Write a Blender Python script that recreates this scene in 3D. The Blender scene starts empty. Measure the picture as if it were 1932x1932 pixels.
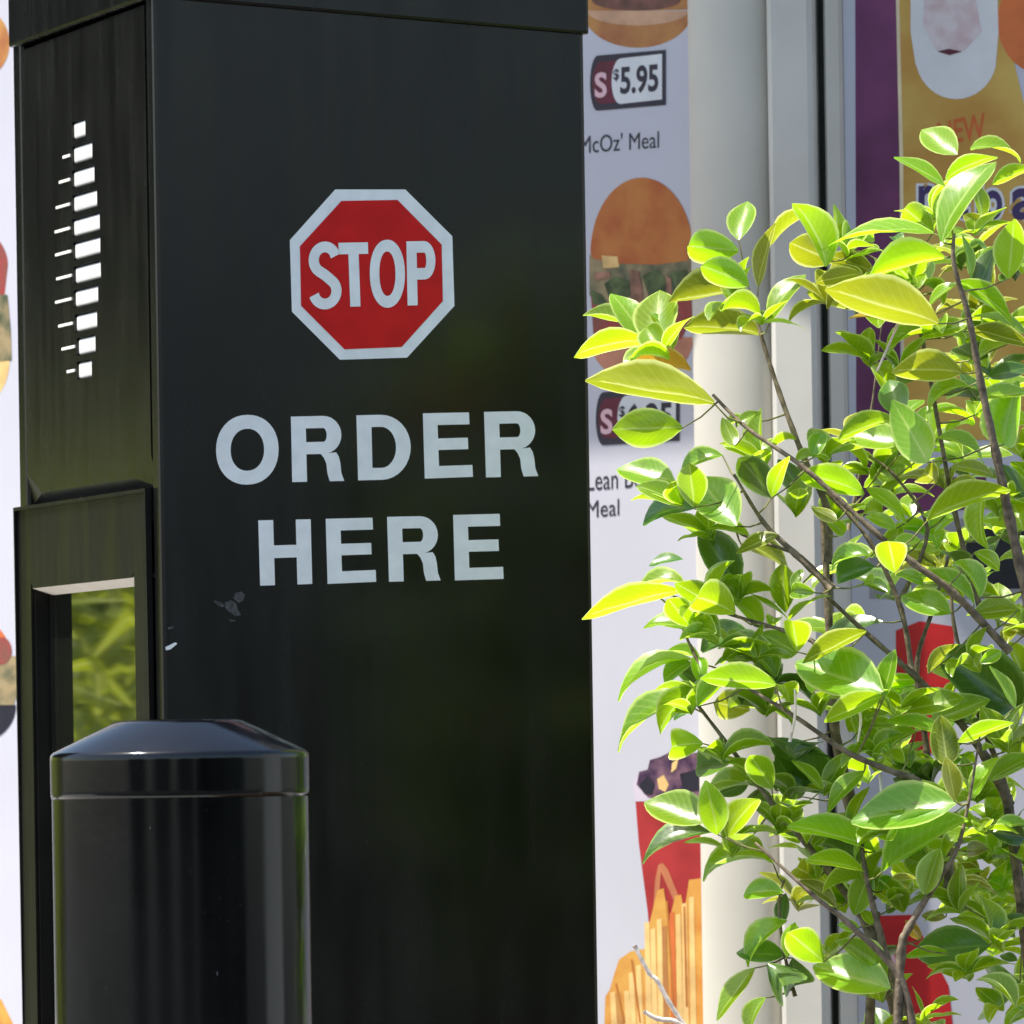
import bpy, bmesh, math, random
from mathutils import Vector, Matrix, Quaternion
random.seed(7)
S = bpy.context.scene
C = S.collection

# ------------------------------------------------------------------ camera
CAM = Vector((0, 0, 1.15))
F = 13000.0            # focal length in units of 1/1932 of the picture width
CX, CY = 966.0, 1450.0  # where the optical axis falls (horizon height)
ROLL = 0.0155
RC = Vector((math.cos(ROLL), 0, -math.sin(ROLL)))
UC = Vector((math.sin(ROLL), 0, math.cos(ROLL)))
FW = Vector((0, 1, 0))
cd = bpy.data.cameras.new('camera')
cam = bpy.data.objects.new('camera', cd)
C.objects.link(cam)
m = Matrix((RC, UC, -FW)).transposed().to_4x4()
m.translation = CAM
cam.matrix_world = m
cd.sensor_width = 36
cd.lens = 36 * F / 1932
cd.shift_y = (CY - 966) / 1932
cd.clip_end = 3000
cd.dof.use_dof = True
cd.dof.focus_distance = 6.1
cd.dof.aperture_fstop = 22
S.camera = cam

# ------------------------------------------------------------------ sky, sun, exposure
SUN_EL, SUN_AZ = math.radians(67), math.radians(-102)   # azimuth from +Y towards +X
SUN = Vector((math.sin(SUN_AZ) * math.cos(SUN_EL), math.cos(SUN_AZ) * math.cos(SUN_EL), math.sin(SUN_EL)))
W = bpy.data.worlds.new('World')
S.world = W
W.use_nodes = True
nt = W.node_tree
sky = nt.nodes.new('ShaderNodeTexSky')
sky.sky_type = 'NISHITA'
sky.sun_disc = False
sky.sun_elevation = SUN_EL
sky.sun_rotation = SUN_AZ % (2 * math.pi)
sky.air_density = 1.2
sky.dust_density = 2.0
nt.links.new(sky.outputs[0], nt.nodes['Background'].inputs[0])
nt.nodes['Background'].inputs[1].default_value = 0.1
sd = bpy.data.lights.new('sun', 'SUN')
sd.energy = 3.9
sd.angle = math.radians(0.6)
sd.color = (1.0, 0.94, 0.84)
so = bpy.data.objects.new('sun', sd)
C.objects.link(so)
so.rotation_euler = (-SUN).to_track_quat('-Z', 'Y').to_euler()
so.location = (-3, 3, 8)
S.view_settings.view_transform = 'Standard'
S.view_settings.look = 'None'
S.view_settings.exposure = 1.22
S.view_settings.gamma = 1
S.render.film_transparent = False
S.render.filter_size = 2.1
S.cycles.use_denoising = True


# ------------------------------------------------------------------ helpers
def ray(u, v):
    return FW + RC * ((u - CX) / F) + UC * ((CY - v) / F)


def at(u, v, Y):
    return CAM + ray(u, v) * Y


def hit(u, v, p0, n):
    d = ray(u, v)
    return CAM + d * ((p0 - CAM).dot(n) / d.dot(n))


def link_mesh(name, me, mat, parent=None, smooth=False):
    o = bpy.data.objects.new(name, me)
    C.objects.link(o)
    if mat:
        me.materials.append(mat)
    if parent:
        o.parent = parent
    if smooth:
        for p in me.polygons:
            p.use_smooth = True
    return o


def from_bm(name, bm, mat, parent=None, smooth=False):
    me = bpy.data.meshes.new(name)
    bmesh.ops.recalc_face_normals(bm, faces=bm.faces)
    bm.to_mesh(me)
    bm.free()
    return link_mesh(name, me, mat, parent, smooth)


def poly_mesh(name, verts, faces, mat, parent=None, smooth=False):
    me = bpy.data.meshes.new(name)
    me.from_pydata([tuple(v) for v in verts], [], faces)
    return link_mesh(name, me, mat, parent, smooth)


def thing(name, label, cat, loc=(0, 0, 0), group=None):
    # parts are modelled in world coordinates, so the empty's offset is undone when a part is parented to it
    o = bpy.data.objects.new(name, None)
    C.objects.link(o)
    o['label'] = label
    o['category'] = cat
    o.empty_display_size = 0.1
    if group:
        o['group'] = group
    return o


def box_bm(bm, o, ex, ey, ez, x0, x1, y0, y1, z0, z1):
    vs = []
    for z in (z0, z1):
        for (x, y) in ((x0, y0), (x1, y0), (x1, y1), (x0, y1)):
            vs.append(bm.verts.new(o + ex * x + ey * y + ez * z))
    for f in ((0, 1, 2, 3), (4, 5, 6, 7), (0, 1, 5, 4), (1, 2, 6, 5), (2, 3, 7, 6), (3, 0, 4, 7)):
        bm.faces.new([vs[i] for i in f])
    return vs


def bevel_all(bm, w, seg=2):
    bmesh.ops.recalc_face_normals(bm, faces=bm.faces)
    es = [e for e in bm.edges if len(e.link_faces) == 2 and e.calc_face_angle() > 0.4]
    bmesh.ops.bevel(bm, geom=es, offset=w, segments=seg, profile=0.6, affect='EDGES')


ZV = Vector((0, 0, 1))


def prism_bm(bm, o, ex, ey, prof, z0, z1):
    """vertical prism from a profile of (x, y) points in the frame ex, ey"""
    a = [bm.verts.new(o + ex * x + ey * y + ZV * z0) for x, y in prof]
    b = [bm.verts.new(o + ex * x + ey * y + ZV * z1) for x, y in prof]
    n = len(prof)
    bm.faces.new(a)
    bm.faces.new(b)
    for i in range(n):
        bm.faces.new((a[i], a[(i + 1) % n], b[(i + 1) % n], b[i]))


def lathe(name, prof, c, mat, parent, n=64, smooth=True):
    bm = bmesh.new()
    rings = []
    for r, z in prof:
        if r < 1e-5:
            rings.append([bm.verts.new((c[0], c[1], z))])
        else:
            rings.append([bm.verts.new((c[0] + r * math.cos(2 * math.pi * i / n), c[1] + r * math.sin(2 * math.pi * i / n), z)) for i in range(n)])
    for a, b in zip(rings, rings[1:]):
        for i in range(n):
            j = (i + 1) % n
            if len(a) == 1:
                bm.faces.new((a[0], b[i], b[j]))
            elif len(b) == 1:
                bm.faces.new((a[i], a[j], b[0]))
            else:
                bm.faces.new((a[i], a[j], b[j], b[i]))
    return from_bm(name, bm, mat, parent, smooth)


# ------------------------------------------------------------------ materials
def mat(name, col, rough=0.5, var=0.12, scale=30.0, bump=0.0, bscale=200.0, spec=0.3, metallic=0.0, col2=None, coat=0.0, ior=1.5, streak=False, tint=(1, .95, .90, 1)):
    M = bpy.data.materials.new(name)
    M.use_nodes = True
    t = M.node_tree
    b = t.nodes['Principled BSDF']
    b.inputs['Roughness'].default_value = rough
    b.inputs['Specular IOR Level'].default_value = spec
    b.inputs['Metallic'].default_value = metallic
    b.inputs['Coat Weight'].default_value = coat
    b.inputs['IOR'].default_value = ior
    if streak:
        b.inputs['Specular Tint'].default_value = tint
    tc = t.nodes.new('ShaderNodeTexCoord')
    nz = t.nodes.new('ShaderNodeTexNoise')
    nz.inputs['Scale'].default_value = scale
    nz.inputs['Detail'].default_value = 5
    t.links.new(tc.outputs['Object'], nz.inputs['Vector'])
    rp = t.nodes.new('ShaderNodeValToRGB')
    c2 = col2 if col2 else tuple(c * (1 - var) for c in col)
    c1 = col if col2 else tuple(min(1, c * (1 + var)) for c in col)
    rp.color_ramp.elements[0].color = (*c2, 1)
    rp.color_ramp.elements[1].color = (*c1, 1)
    rp.color_ramp.elements[0].position = 0.35
    rp.color_ramp.elements[1].position = 0.65
    t.links.new(nz.outputs['Fac'], rp.inputs['Fac'])
    t.links.new(rp.outputs['Color'], b.inputs['Base Color'])
    if streak:
        mp = t.nodes.new('ShaderNodeMapping')
        mp.inputs['Scale'].default_value = (1, 1, .12)
        t.links.new(tc.outputs['Object'], mp.inputs['Vector'])
        n3 = t.nodes.new('ShaderNodeTexNoise')
        n3.inputs['Scale'].default_value = 38
        n3.inputs['Detail'].default_value = 6
        t.links.new(mp.outputs[0], n3.inputs['Vector'])
        m3 = t.nodes.new('ShaderNodeMapRange')
        m3.inputs[1].default_value, m3.inputs[2].default_value = .35, .7
        m3.inputs[3].default_value, m3.inputs[4].default_value = rough * .85, rough * 1.35
        t.links.new(n3.outputs['Fac'], m3.inputs[0])
        t.links.new(m3.outputs[0], b.inputs['Roughness'])
        # settled dust, in specks and faint runs
        n4 = t.nodes.new('ShaderNodeTexNoise')
        n4.inputs['Scale'].default_value = 420
        n4.inputs['Detail'].default_value = 2
        t.links.new(tc.outputs['Object'], n4.inputs['Vector'])
        m4 = t.nodes.new('ShaderNodeMapRange')
        m4.inputs[1].default_value, m4.inputs[2].default_value = .66, .80
        t.links.new(n4.outputs['Fac'], m4.inputs[0])
        m5 = t.nodes.new('ShaderNodeMath'); m5.operation = 'MULTIPLY'
        t.links.new(m4.outputs[0], m5.inputs[0]); t.links.new(n3.outputs['Fac'], m5.inputs[1])
        mxd = t.nodes.new('ShaderNodeMix'); mxd.data_type = 'RGBA'
        mxd.inputs[7].default_value = (.035, .034, .031, 1)
        t.links.new(m5.outputs[0], mxd.inputs[0])
        t.links.new(rp.outputs['Color'], mxd.inputs[6])
        t.links.new(mxd.outputs[2], b.inputs['Base Color'])
    if bump > 0:
        n2 = t.nodes.new('ShaderNodeTexNoise')
        n2.inputs['Scale'].default_value = bscale
        n2.inputs['Detail'].default_value = 4
        t.links.new(tc.outputs['Object'], n2.inputs['Vector'])
        bp = t.nodes.new('ShaderNodeBump')
        bp.inputs['Strength'].default_value = bump
        bp.inputs['Distance'].default_value = 0.002
        t.links.new(n2.outputs['Fac'], bp.inputs['Height'])
        t.links.new(bp.outputs['Normal'], b.inputs['Normal'])
    return M


M_BLACK = mat('black_powder_coat', (0.0035, 0.0038, 0.0038), 0.22, 0.3, 9, bump=0.05, bscale=900, spec=0.47, streak=True)
M_GLOSS = mat('black_panel_plastic', (0.005, 0.005, 0.005), 0.22, 0.3, 14, bump=0.04, bscale=60, spec=0.55, streak=True)
M_FRAME = mat('dull_black_frame', (0.004, 0.0042, 0.004), 0.36, 0.3, 9, bump=0.05, bscale=900, spec=0.22, streak=True)
M_POCKET = mat('slot_black', (0.006, 0.006, 0.006), 0.6)
M_SLAT = mat('white_plastic', (0.62, 0.63, 0.62), 0.4, 0.06)
M_LITLINE = mat('painted_lit_edge', (0.75, 0.76, 0.72), 0.35, 0.1)  # near-white colour standing for sunlight caught on the slot edges
M_SCREEN = mat('screen_glass', (0.008, 0.010, 0.006), 0.03, 0.1, spec=1.0, ior=2.5)
M_SOFFIT = mat('grey_recess_top', (0.70, 0.67, 0.62), 0.5, 0.05)
M_VINYL = mat('white_vinyl', (0.80, 0.83, 0.85), 0.35, 0.05, 60)
M_RED = mat('red_vinyl', (0.58, 0.014, 0.014), 0.4, 0.08, 40, spec=0.15)
M_SCUFF = mat('pale_scuff', (0.055, 0.057, 0.06), 0.6, 0.5, 250)
M_SLEEVE = mat('bollard_sleeve_plastic', (0.0022, 0.0022, 0.0026), 0.13, 0.3, 20, bump=0.05, bscale=40, spec=0.5, streak=True, tint=(.86, .94, 1.0, 1))
M_CREAM = mat('cream_aluminium', (0.57, 0.55, 0.49), 0.45, 0.05, 8)
M_GREY = mat('grey_aluminium', (0.54, 0.53, 0.49), 0.4, 0.08, 8)
M_GAP = mat('black_gasket', (0.05, 0.054, 0.05), 0.5)
M_POSTER = mat('pale_lavender_poster', (0.53, 0.53, 0.60), 0.35, 0.03, 5)
M_PURPLE = mat('purple_poster', (0.14, 0.032, 0.10), 0.35, 0.3, 14)
M_YELLOW = mat('yellow_poster', (0.62, 0.42, 0.10), 0.35, 0.1, 12, col2=(0.50, 0.26, 0.05))
M_CREAMLINE = mat('cream_print', (0.75, 0.62, 0.40), 0.35, 0.1)
M_WHITEP = mat('white_print', (0.70, 0.68, 0.68), 0.35, 0.05)
M_PINKP = mat('pale_pink_print', (0.58, 0.42, 0.42), 0.35, 0.25, 60, col2=(0.66, 0.58, 0.58))
M_MAROON = mat('maroon_print', (0.12, 0.018, 0.035), 0.35, 0.2)
M_INK = mat('ink_print', (0.035, 0.03, 0.045), 0.4, 0.1)
M_PINKS = mat('pink_letter_print', (0.72, 0.46, 0.52), 0.4, 0.05)
M_TAGW = mat('tag_white_print', (0.66, 0.67, 0.70), 0.35, 0.04)
M_BUN = mat('bun_print', (0.52, 0.19, 0.045), 0.35, 0.2, 26, col2=(0.42, 0.10, 0.025))
M_BUNB = mat('bun_bottom_print', (0.50, 0.25, 0.07), 0.35, 0.2, 26, col2=(0.36, 0.13, 0.05))
M_RIMB = mat('bun_rim_print', (0.55, 0.32, 0.20), 0.35, 0.2, 26)
M_PATTY = mat('patty_print', (0.11, 0.05, 0.035), 0.4, 0.5, 60, col2=(0.22, 0.09, 0.07))
M_LETT = mat('lettuce_print', (0.07, 0.09, 0.05), 0.4, 0.5, 45, col2=(0.34, 0.26, 0.14))
M_TOM = mat('tomato_print', (0.34, 0.05, 0.05), 0.4, 0.4, 45, col2=(0.22, 0.08, 0.06))
M_SALM = mat('lower_bun_print', (0.52, 0.22, 0.14), 0.35, 0.2, 26)
M_CUPR = mat('red_carton_print', (0.36, 0.028, 0.03), 0.35, 0.15, 20)
M_ARCH = mat('faded_gold_print', (0.48, 0.17, 0.08), 0.35, 0.15)
M_FRY = mat('fries_print', (0.66, 0.36, 0.08), 0.35, 0.2, 30, col2=(0.56, 0.22, 0.04))
M_FRY2 = mat('pale_fries_print', (0.76, 0.50, 0.20), 0.35, 0.2, 30)
M_FRYD = mat('fries_gap_print', (0.42, 0.15, 0.03), 0.35, 0.2, 30)
M_BUNL = mat('bun_light_print', (0.46, 0.19, 0.055), 0.35, 0.2, 26, col2=(0.40, 0.13, 0.035))
M_BUNH = mat('bun_gleam_print', (0.52, 0.24, 0.08), 0.35, 0.2, 26)
M_FILL = mat('filling_print', (0.08, 0.11, 0.04), 0.35, 0.5, 70)
M_ONION = mat('onion_print', (0.30, 0.15, 0.10), 0.35, 0.4, 70)
M_BERRY = mat('berry_print', (0.045, 0.02, 0.06), 0.35, 0.6, 60, col2=(0.22, 0.12, 0.16))
M_CUPP = mat('cup_rim_print', (0.62, 0.55, 0.66), 0.3, 0.1)
M_ORANGE = mat('orange_print', (0.60, 0.15, 0.04), 0.35, 0.15, 20)
M_NEW = mat('orange_letter_print', (0.58, 0.13, 0.03), 0.35, 0.1)
M_VIOLET = mat('violet_letter_print', (0.06, 0.035, 0.12), 0.35, 0.1)
M_REDP = mat('red_print', (0.50, 0.02, 0.025), 0.35, 0.15, 25)
M_DARKB = mat('dark_print', (0.018, 0.017, 0.028), 0.35, 0.2)
M_BARK = mat('grey_brown_bark', (0.16, 0.125, 0.085), 0.7, 0.45, 120, bump=0.4, bscale=260)
M_STALK = mat('green_brown_stalk', (0.20, 0.20, 0.07), 0.6, 0.4, 120)
M_TWIG = mat('dry_pale_twig', (0.80, 0.68, 0.58), 0.7, 0.25, 160)
M_CONC = mat('pale_concrete', (0.42, 0.40, 0.37), 0.85, 0.15, 4, bump=0.3, bscale=60)
M_ASPH = mat('asphalt', (0.035, 0.035, 0.036), 0.9, 0.2, 6, bump=0.5, bscale=120)
M_SOIL = mat('bark_mulch', (0.10, 0.06, 0.035), 0.95, 0.5, 30, bump=0.8, bscale=90)
M_GRASS = mat('worn_tarmac', (0.060, 0.062, 0.055), 0.9, 0.3, 12, bump=0.6, bscale=80)
M_STRAP = mat('strap_leaf', (0.27, 0.33, 0.02), 0.4, 0.4, 6, col2=(0.08, 0.11, 0.015))
M_FARLEAF = mat('far_foliage', (0.024, 0.034, 0.012), 0.7, 0.5, 3)


def leaf_material(name, top, margin, under, trans, tf=0.5, rough=0.26):
    """leaf: base colour by side, paler midrib and margin from UV, light passing through the blade"""
    M = bpy.data.materials.new(name)
    M.use_nodes = True
    t = M.node_tree
    N = t.nodes.new
    L = t.links.new
    b = t.nodes['Principled BSDF']
    out = t.nodes['Material Output']
    b.inputs['Roughness'].default_value = rough
    b.inputs['Specular IOR Level'].default_value = 1.0
    uv = N('ShaderNodeUVMap')
    uv.uv_map = 'UVMap'
    sep = N('ShaderNodeSeparateXYZ')
    L(uv.outputs[0], sep.inputs[0])
    oi = N('ShaderNodeObjectInfo')
    # |v - .5| * 2 = distance from midrib
    s1 = N('ShaderNodeMath'); s1.operation = 'SUBTRACT'; s1.inputs[1].default_value = 0.5
    L(sep.outputs[1], s1.inputs[0])
    ab = N('ShaderNodeMath'); ab.operation = 'ABSOLUTE'
    L(s1.outputs[0], ab.inputs[0])
    rp = N('ShaderNodeValToRGB')
    e = rp.color_ramp.elements
    e[0].position = 0.0; e[0].color = (0.75, 0.75, 0.75, 1)
    e[1].position = 0.5; e[1].color = (1, 1, 1, 1)
    x = rp.color_ramp.elements.new(0.035); x.color = (0.15, 0.15, 0.15, 1)
    x = rp.color_ramp.elements.new(0.06); x.color = (0, 0, 0, 1)
    x = rp.color_ramp.elements.new(0.41); x.color = (0, 0, 0, 1)
    x = rp.color_ramp.elements.new(0.47); x.color = (.9, .9, .9, 1)
    L(ab.outputs[0], rp.inputs['Fac'])
    geo = N('ShaderNodeNewGeometry')
    side = N('ShaderNodeMix'); side.data_type = 'RGBA'
    side.inputs[6].default_value = (*top, 1)
    side.inputs[7].default_value = (*under, 1)
    L(geo.outputs['Backfacing'], side.inputs[0])
    hsv = N('ShaderNodeHueSaturation')
    mr = N('ShaderNodeMapRange'); mr.inputs[3].default_value = 0.484; mr.inputs[4].default_value = 0.512
    L(oi.outputs['Random'], mr.inputs[0]); L(mr.outputs[0], hsv.inputs['Hue'])
    mv = N('ShaderNodeMath'); mv.operation = 'MULTIPLY_ADD'; mv.inputs[1].default_value = 7.31; mv.inputs[2].default_value = 0.0
    L(oi.outputs['Random'], mv.inputs[0])
    fr = N('ShaderNodeMath'); fr.operation = 'FRACT'; L(mv.outputs[0], fr.inputs[0])
    mr2 = N('ShaderNodeMapRange'); mr2.inputs[3].default_value = 0.78; mr2.inputs[4].default_value = 1.18
    L(fr.outputs[0], mr2.inputs[0]); L(mr2.outputs[0], hsv.inputs['Value'])
    L(side.outputs[2], hsv.inputs['Color'])
    nz = N('ShaderNodeTexNoise'); nz.inputs['Scale'].default_value = 9; nz.inputs['Detail'].default_value = 4
    tc = N('ShaderNodeTexCoord'); L(tc.outputs['UV'], nz.inputs['Vector'])
    mo = N('ShaderNodeMix'); mo.data_type = 'RGBA'; mo.blend_type = 'MULTIPLY'; mo.inputs[0].default_value = 0.45
    L(hsv.outputs[0], mo.inputs[6]); L(nz.outputs['Fac'], mo.inputs[7])
    # side veins running forward from the midrib
    va = N('ShaderNodeMath'); va.operation = 'MULTIPLY_ADD'; va.inputs[1].default_value = -0.55
    L(ab.outputs[0], va.inputs[0]); L(sep.outputs[0], va.inputs[2])
    vb = N('ShaderNodeMath'); vb.operation = 'MULTIPLY'; vb.inputs[1].default_value = 62
    L(va.outputs[0], vb.inputs[0])
    vs = N('ShaderNodeMath'); vs.operation = 'SINE'; L(vb.outputs[0], vs.inputs[0])
    vm = N('ShaderNodeMapRange'); vm.inputs[1].default_value = 0.55; vm.inputs[2].default_value = 1.0
    vm.inputs[3].default_value = 0.0; vm.inputs[4].default_value = 0.22
    L(vs.outputs[0], vm.inputs[0])
    vx = N('ShaderNodeMix'); vx.data_type = 'RGBA'; vx.inputs[7].default_value = (*margin, 1)
    L(vm.outputs[0], vx.inputs[0]); L(mo.outputs[2], vx.inputs[6])
    # brown spots, different on every leaf
    tv = N('ShaderNodeVectorMath'); tv.operation = 'ADD'
    cb = N('ShaderNodeCombineXYZ'); m9 = N('ShaderNodeMath'); m9.operation = 'MULTIPLY'; m9.inputs[1].default_value = 91.7
    L(oi.outputs['Random'], m9.inputs[0]); L(m9.outputs[0], cb.inputs[0]); L(m9.outputs[0], cb.inputs[2])
    L(tc.outputs['UV'], tv.inputs[0]); L(cb.outputs[0], tv.inputs[1])
    ns = N('ShaderNodeTexNoise'); ns.inputs['Scale'].default_value = 5.5; ns.inputs['Detail'].default_value = 3
    L(tv.outputs[0], ns.inputs['Vector'])
    sm = N('ShaderNodeMapRange'); sm.inputs[1].default_value = 0.69; sm.inputs[2].default_value = 0.75
    L(ns.outputs['Fac'], sm.inputs[0])
    sx = N('ShaderNodeMix'); sx.data_type = 'RGBA'; sx.inputs[7].default_value = (.16, .09, .025, 1)
    L(sm.outputs[0], sx.inputs[0]); L(vx.outputs[2], sx.inputs[6])
    mo = sx
    bo = N('ShaderNodeMix'); bo.data_type = 'RGBA'
    L(rp.outputs[0], bo.inputs[0]); L(mo.outputs[2], bo.inputs[6]); bo.inputs[7].default_value = (*margin, 1)
    L(bo.outputs[2], b.inputs['Base Color'])
    tr = N('ShaderNodeBsdfTranslucent')
    h2 = N('ShaderNodeHueSaturation'); h2.inputs['Color'].default_value = (*trans, 1)
    L(mr.outputs[0], h2.inputs['Hue']); L(mr2.outputs[0], h2.inputs['Value'])
    tm = N('ShaderNodeMix'); tm.data_type = 'RGBA'
    tm.inputs[7].default_value = (*[min(.9, c * 1.1 + .1) for c in margin], 1)
    L(rp.outputs[0], tm.inputs[0]); L(h2.outputs[0], tm.inputs[6]); L(tm.outputs[2], tr.inputs['Color'])
    mx = N('ShaderNodeMixShader'); mx.inputs[0].default_value = tf
    L(b.outputs[0], mx.inputs[1]); L(tr.outputs[0], mx.inputs[2])
    bp = N('ShaderNodeBump'); bp.inputs['Strength'].default_value = 0.025; bp.inputs['Distance'].default_value = 0.03
    L(nz.outputs['Fac'], bp.inputs['Height']); L(bp.outputs[0], b.inputs['Normal'])
    L(mx.outputs[0], out.inputs['Surface'])
    return M


LEAF = {
    'y': leaf_material('young_leaf', (0.20, 0.42, 0.014), (0.60, 0.76, 0.18), (0.24, 0.42, 0.02), (0.50, 0.84, 0.008), 0.54),
    'm': leaf_material('mature_leaf', (0.06, 0.17, 0.022), (0.20, 0.36, 0.06), (0.09, 0.17, 0.04), (0.17, 0.36, 0.012), 0.35, 0.28),
    'l': leaf_material('yellowing_leaf', (0.30, 0.38, 0.025), (0.68, 0.72, 0.20), (0.25, 0.31, 0.03), (0.42, 0.50, 0.012), 0.5),
    'o': leaf_material('orange_leaf', (0.60, 0.40, 0.04), (0.75, 0.55, 0.15), (0.50, 0.33, 0.04), (0.72, 0.46, 0.03), 0.5),
}

# ------------------------------------------------------------------ ground and setting
def sheet(name, x0, x1, y0, y1, z, mt, kind='structure'):
    o = poly_mesh(name, [(x0, y0, z), (x1, y0, z), (x1, y1, z), (x0, y1, z)], [(0, 1, 2, 3)], mt)
    o['kind'] = kind
    return o


sheet('ground', -400, 400, -400, 400, -0.012, M_GRASS)
sheet('road', -9, 14, -9, 4.6, -0.006, M_ASPH)
sheet('paved_lane', -9, -0.95, 4.6, 30, -0.004, M_CONC)
bm = bmesh.new()
box_bm(bm, Vector((0, 0, 0)), Vector((1, 0, 0)), Vector((0, 1, 0)), ZV, -0.95, 4.2, 4.75, 9.3, 0, 0.12)
bevel_all(bm, 0.02)
k = from_bm('kerb_island', bm, M_CONC)
k['kind'] = 'structure'
sheet('planting_bed', 0.15, 4.0, 4.95, 6.6, 0.126, M_SOIL)

# ------------------------------------------------------------------ order post
TH = math.radians(20)
ER = Vector((math.cos(TH), math.sin(TH), 0))       # along the wide face, away from the near corner
EL = Vector((-math.sin(TH), math.cos(TH), 0))      # along the narrow face
Y0 = 6.29
P0 = Vector(((310 - CX) / F * Y0, Y0, 0.12))
PW, PL = 0.4205, 0.467
PTOP = 1.95
NR, NL = -EL, -ER


def on_r(u, v, off=0.0):
    return hit(u, v, P0 + NR * off, NR)


def on_l(u, v, off=0.0):
    """(t, z) on the narrow face"""
    p = hit(u, v, P0 + NL * off, NL)
    return (p - P0).dot(EL), p.z


post = thing('order_post', 'glossy black metal drive-through post with STOP sign and ORDER HERE lettering', 'order post')
CH = 0.04   # channel depth for the modules on the narrow face
bm = bmesh.new()
prism_bm(bm, P0, ER, EL, [(0, 0), (PW, 0), (PW, PL), (0, PL), (0, PL - 0.028), (CH, PL - 0.028), (CH, 0.024), (0, 0.024)], 0.0, PTOP - 0.12 - 0.04)
bevel_all(bm, 0.004)
from_bm('post_body', bm, M_BLACK, post)

# cap: a slightly larger hood, its lower edge running down along the wide face
zc0 = hit(300, -5, P0, NR).z
zc1 = hit(1097, 66, P0, NR).z
zcl = hit(24, 90, P0, NL).z
bm = bmesh.new()
o_ = 0.004
q = [(-o_, -o_), (PW + o_, -o_), (PW + o_, PL), (-o_, PL)]
zb = [zc0, zc1, (zc1 + zcl) / 2, zcl]
lo = [bm.verts.new(Vector((P0.x, P0.y, 0)) + ER * a + EL * b + ZV * z) for (a, b), z in zip(q, zb)]
hi = [bm.verts.new(Vector((P0.x, P0.y, 0)) + ER * a + EL * b + ZV * (zc0 + 0.11)) for (a, b) in q]
bm.faces.new(lo)
bm.faces.new(hi)
for i in range(4):
    bm.faces.new((lo[i], lo[(i + 1) % 4], hi[(i + 1) % 4], hi[i]))
bevel_all(bm, 0.003)
from_bm('post_cap', bm, M_BLACK, post)

# ---- speaker module with real slots
PB = Vector((P0.x, P0.y, 0))
tA, tB = 0.026, PL - 0.030
zt = zc0 - 0.004
z_lo_near = on_l(285, 898)[1]
slots = [  # white block left, right, centre height, thin line tip
    (137, 160, 244, 134), (137, 173, 288, 120), (137, 177, 333, 113), (137, 182, 379, 107), (137, 187, 424, 105),
    (139, 188, 468, 106), (140, 189, 514, 108), (140, 184, 559, 106), (142, 182, 606, 112), (146, 179, 651, 118), (146, 172, 697, 128)]
rows = []
for (xl, xr, v, xt) in slots:
    tn, _ = on_l(xr, v)
    tm, _ = on_l(xl, v)
    tf, _ = on_l(xt, v)
    _, zc = on_l((xl + xr) / 2, v)
    rows.append((tn, tm, tf, zc))
rows.sort(key=lambda r: -r[3])
hh = 17 / F * 6.45
bm = bmesh.new()
V3 = lambda s, t, z: PB + ER * s + EL * t + ZV * z


def quad(bm, *pts):
    return bm.faces.new([bm.verts.new(p) for p in pts])


ztop = zt
zprev = ztop
for (tn, tm, tf, zc) in rows:
    tn2, tf2 = tn - 0.002, tm + 0.002
    zu, zd = zc + hh, zc - hh
    quad(bm, V3(0, tA, zprev), V3(0, tB, zprev), V3(0, tB, zu), V3(0, tA, zu))
    quad(bm, V3(0, tA, zu), V3(0, tn2, zu), V3(0, tn2, zd), V3(0, tA, zd))
    quad(bm, V3(0, tf2, zu), V3(0, tB, zu), V3(0, tB, zd), V3(0, tf2, zd))
    D = 0.012
    quad(bm, V3(0, tn2, zu), V3(0, tf2, zu), V3(D, tf2, zu), V3(D, tn2, zu))
    quad(bm, V3(0, tn2, zd), V3(0, tf2, zd), V3(D, tf2, zd), V3(D, tn2, zd))
    quad(bm, V3(0, tn2, zu), V3(D, tn2, zu), V3(D, tn2, zd), V3(0, tn2, zd))
    quad(bm, V3(0, tf2, zu), V3(D, tf2, zu), V3(D, tf2, zd), V3(0, tf2, zd))
    zprev = zd
# lower, trapezoid chamfer and underside
zb_ = z_lo_near
ch = 0.010
quad(bm, V3(0, tA, zprev), V3(0, tB, zprev), V3(0, tB - 0.05, zb_), V3(0, tA + 0.05, zb_))
quad(bm, V3(0, tA, zprev), V3(0, tA + 0.05, zb_), V3(0.006, tA + 0.0, zb_ - ch), V3(0, tA, zb_ + 0.02))
quad(bm, V3(0, tB, zprev), V3(0, tB - 0.05, zb_), V3(0.006, tB, zb_ - ch), V3(0, tB, zb_ + 0.02))
quad(bm, V3(0, tA + 0.05, zb_), V3(0, tB - 0.05, zb_), V3(0.006, tB, zb_ - ch), V3(0.006, tA, zb_ - ch))
quad(bm, V3(0.006, tA, zb_ - ch), V3(0.006, tB, zb_ - ch), V3(CH - .001, tB, zb_ - ch), V3(CH - .001, tA, zb_ - ch))
quad(bm, V3(0, tA, ztop), V3(CH - .001, tA, ztop), V3(CH - .001, tA, zb_ - ch), V3(0.006, tA, zb_ - ch), V3(0, tA, zb_ + .02))
quad(bm, V3(0, tB, ztop), V3(CH - .001, tB, ztop), V3(CH - .001, tB, zb_ - ch), V3(0.006, tB, zb_ - ch), V3(0, tB, zb_ + .02))
quad(bm, V3(0, tA, ztop), V3(0, tB, ztop), V3(CH - .001, tB, ztop), V3(CH - .001, tA, ztop))
bmesh.ops.remove_doubles(bm, verts=bm.verts, dist=1e-5)
from_bm('speaker_panel', bm, M_GLOSS, post)
bm = bmesh.new()
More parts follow.
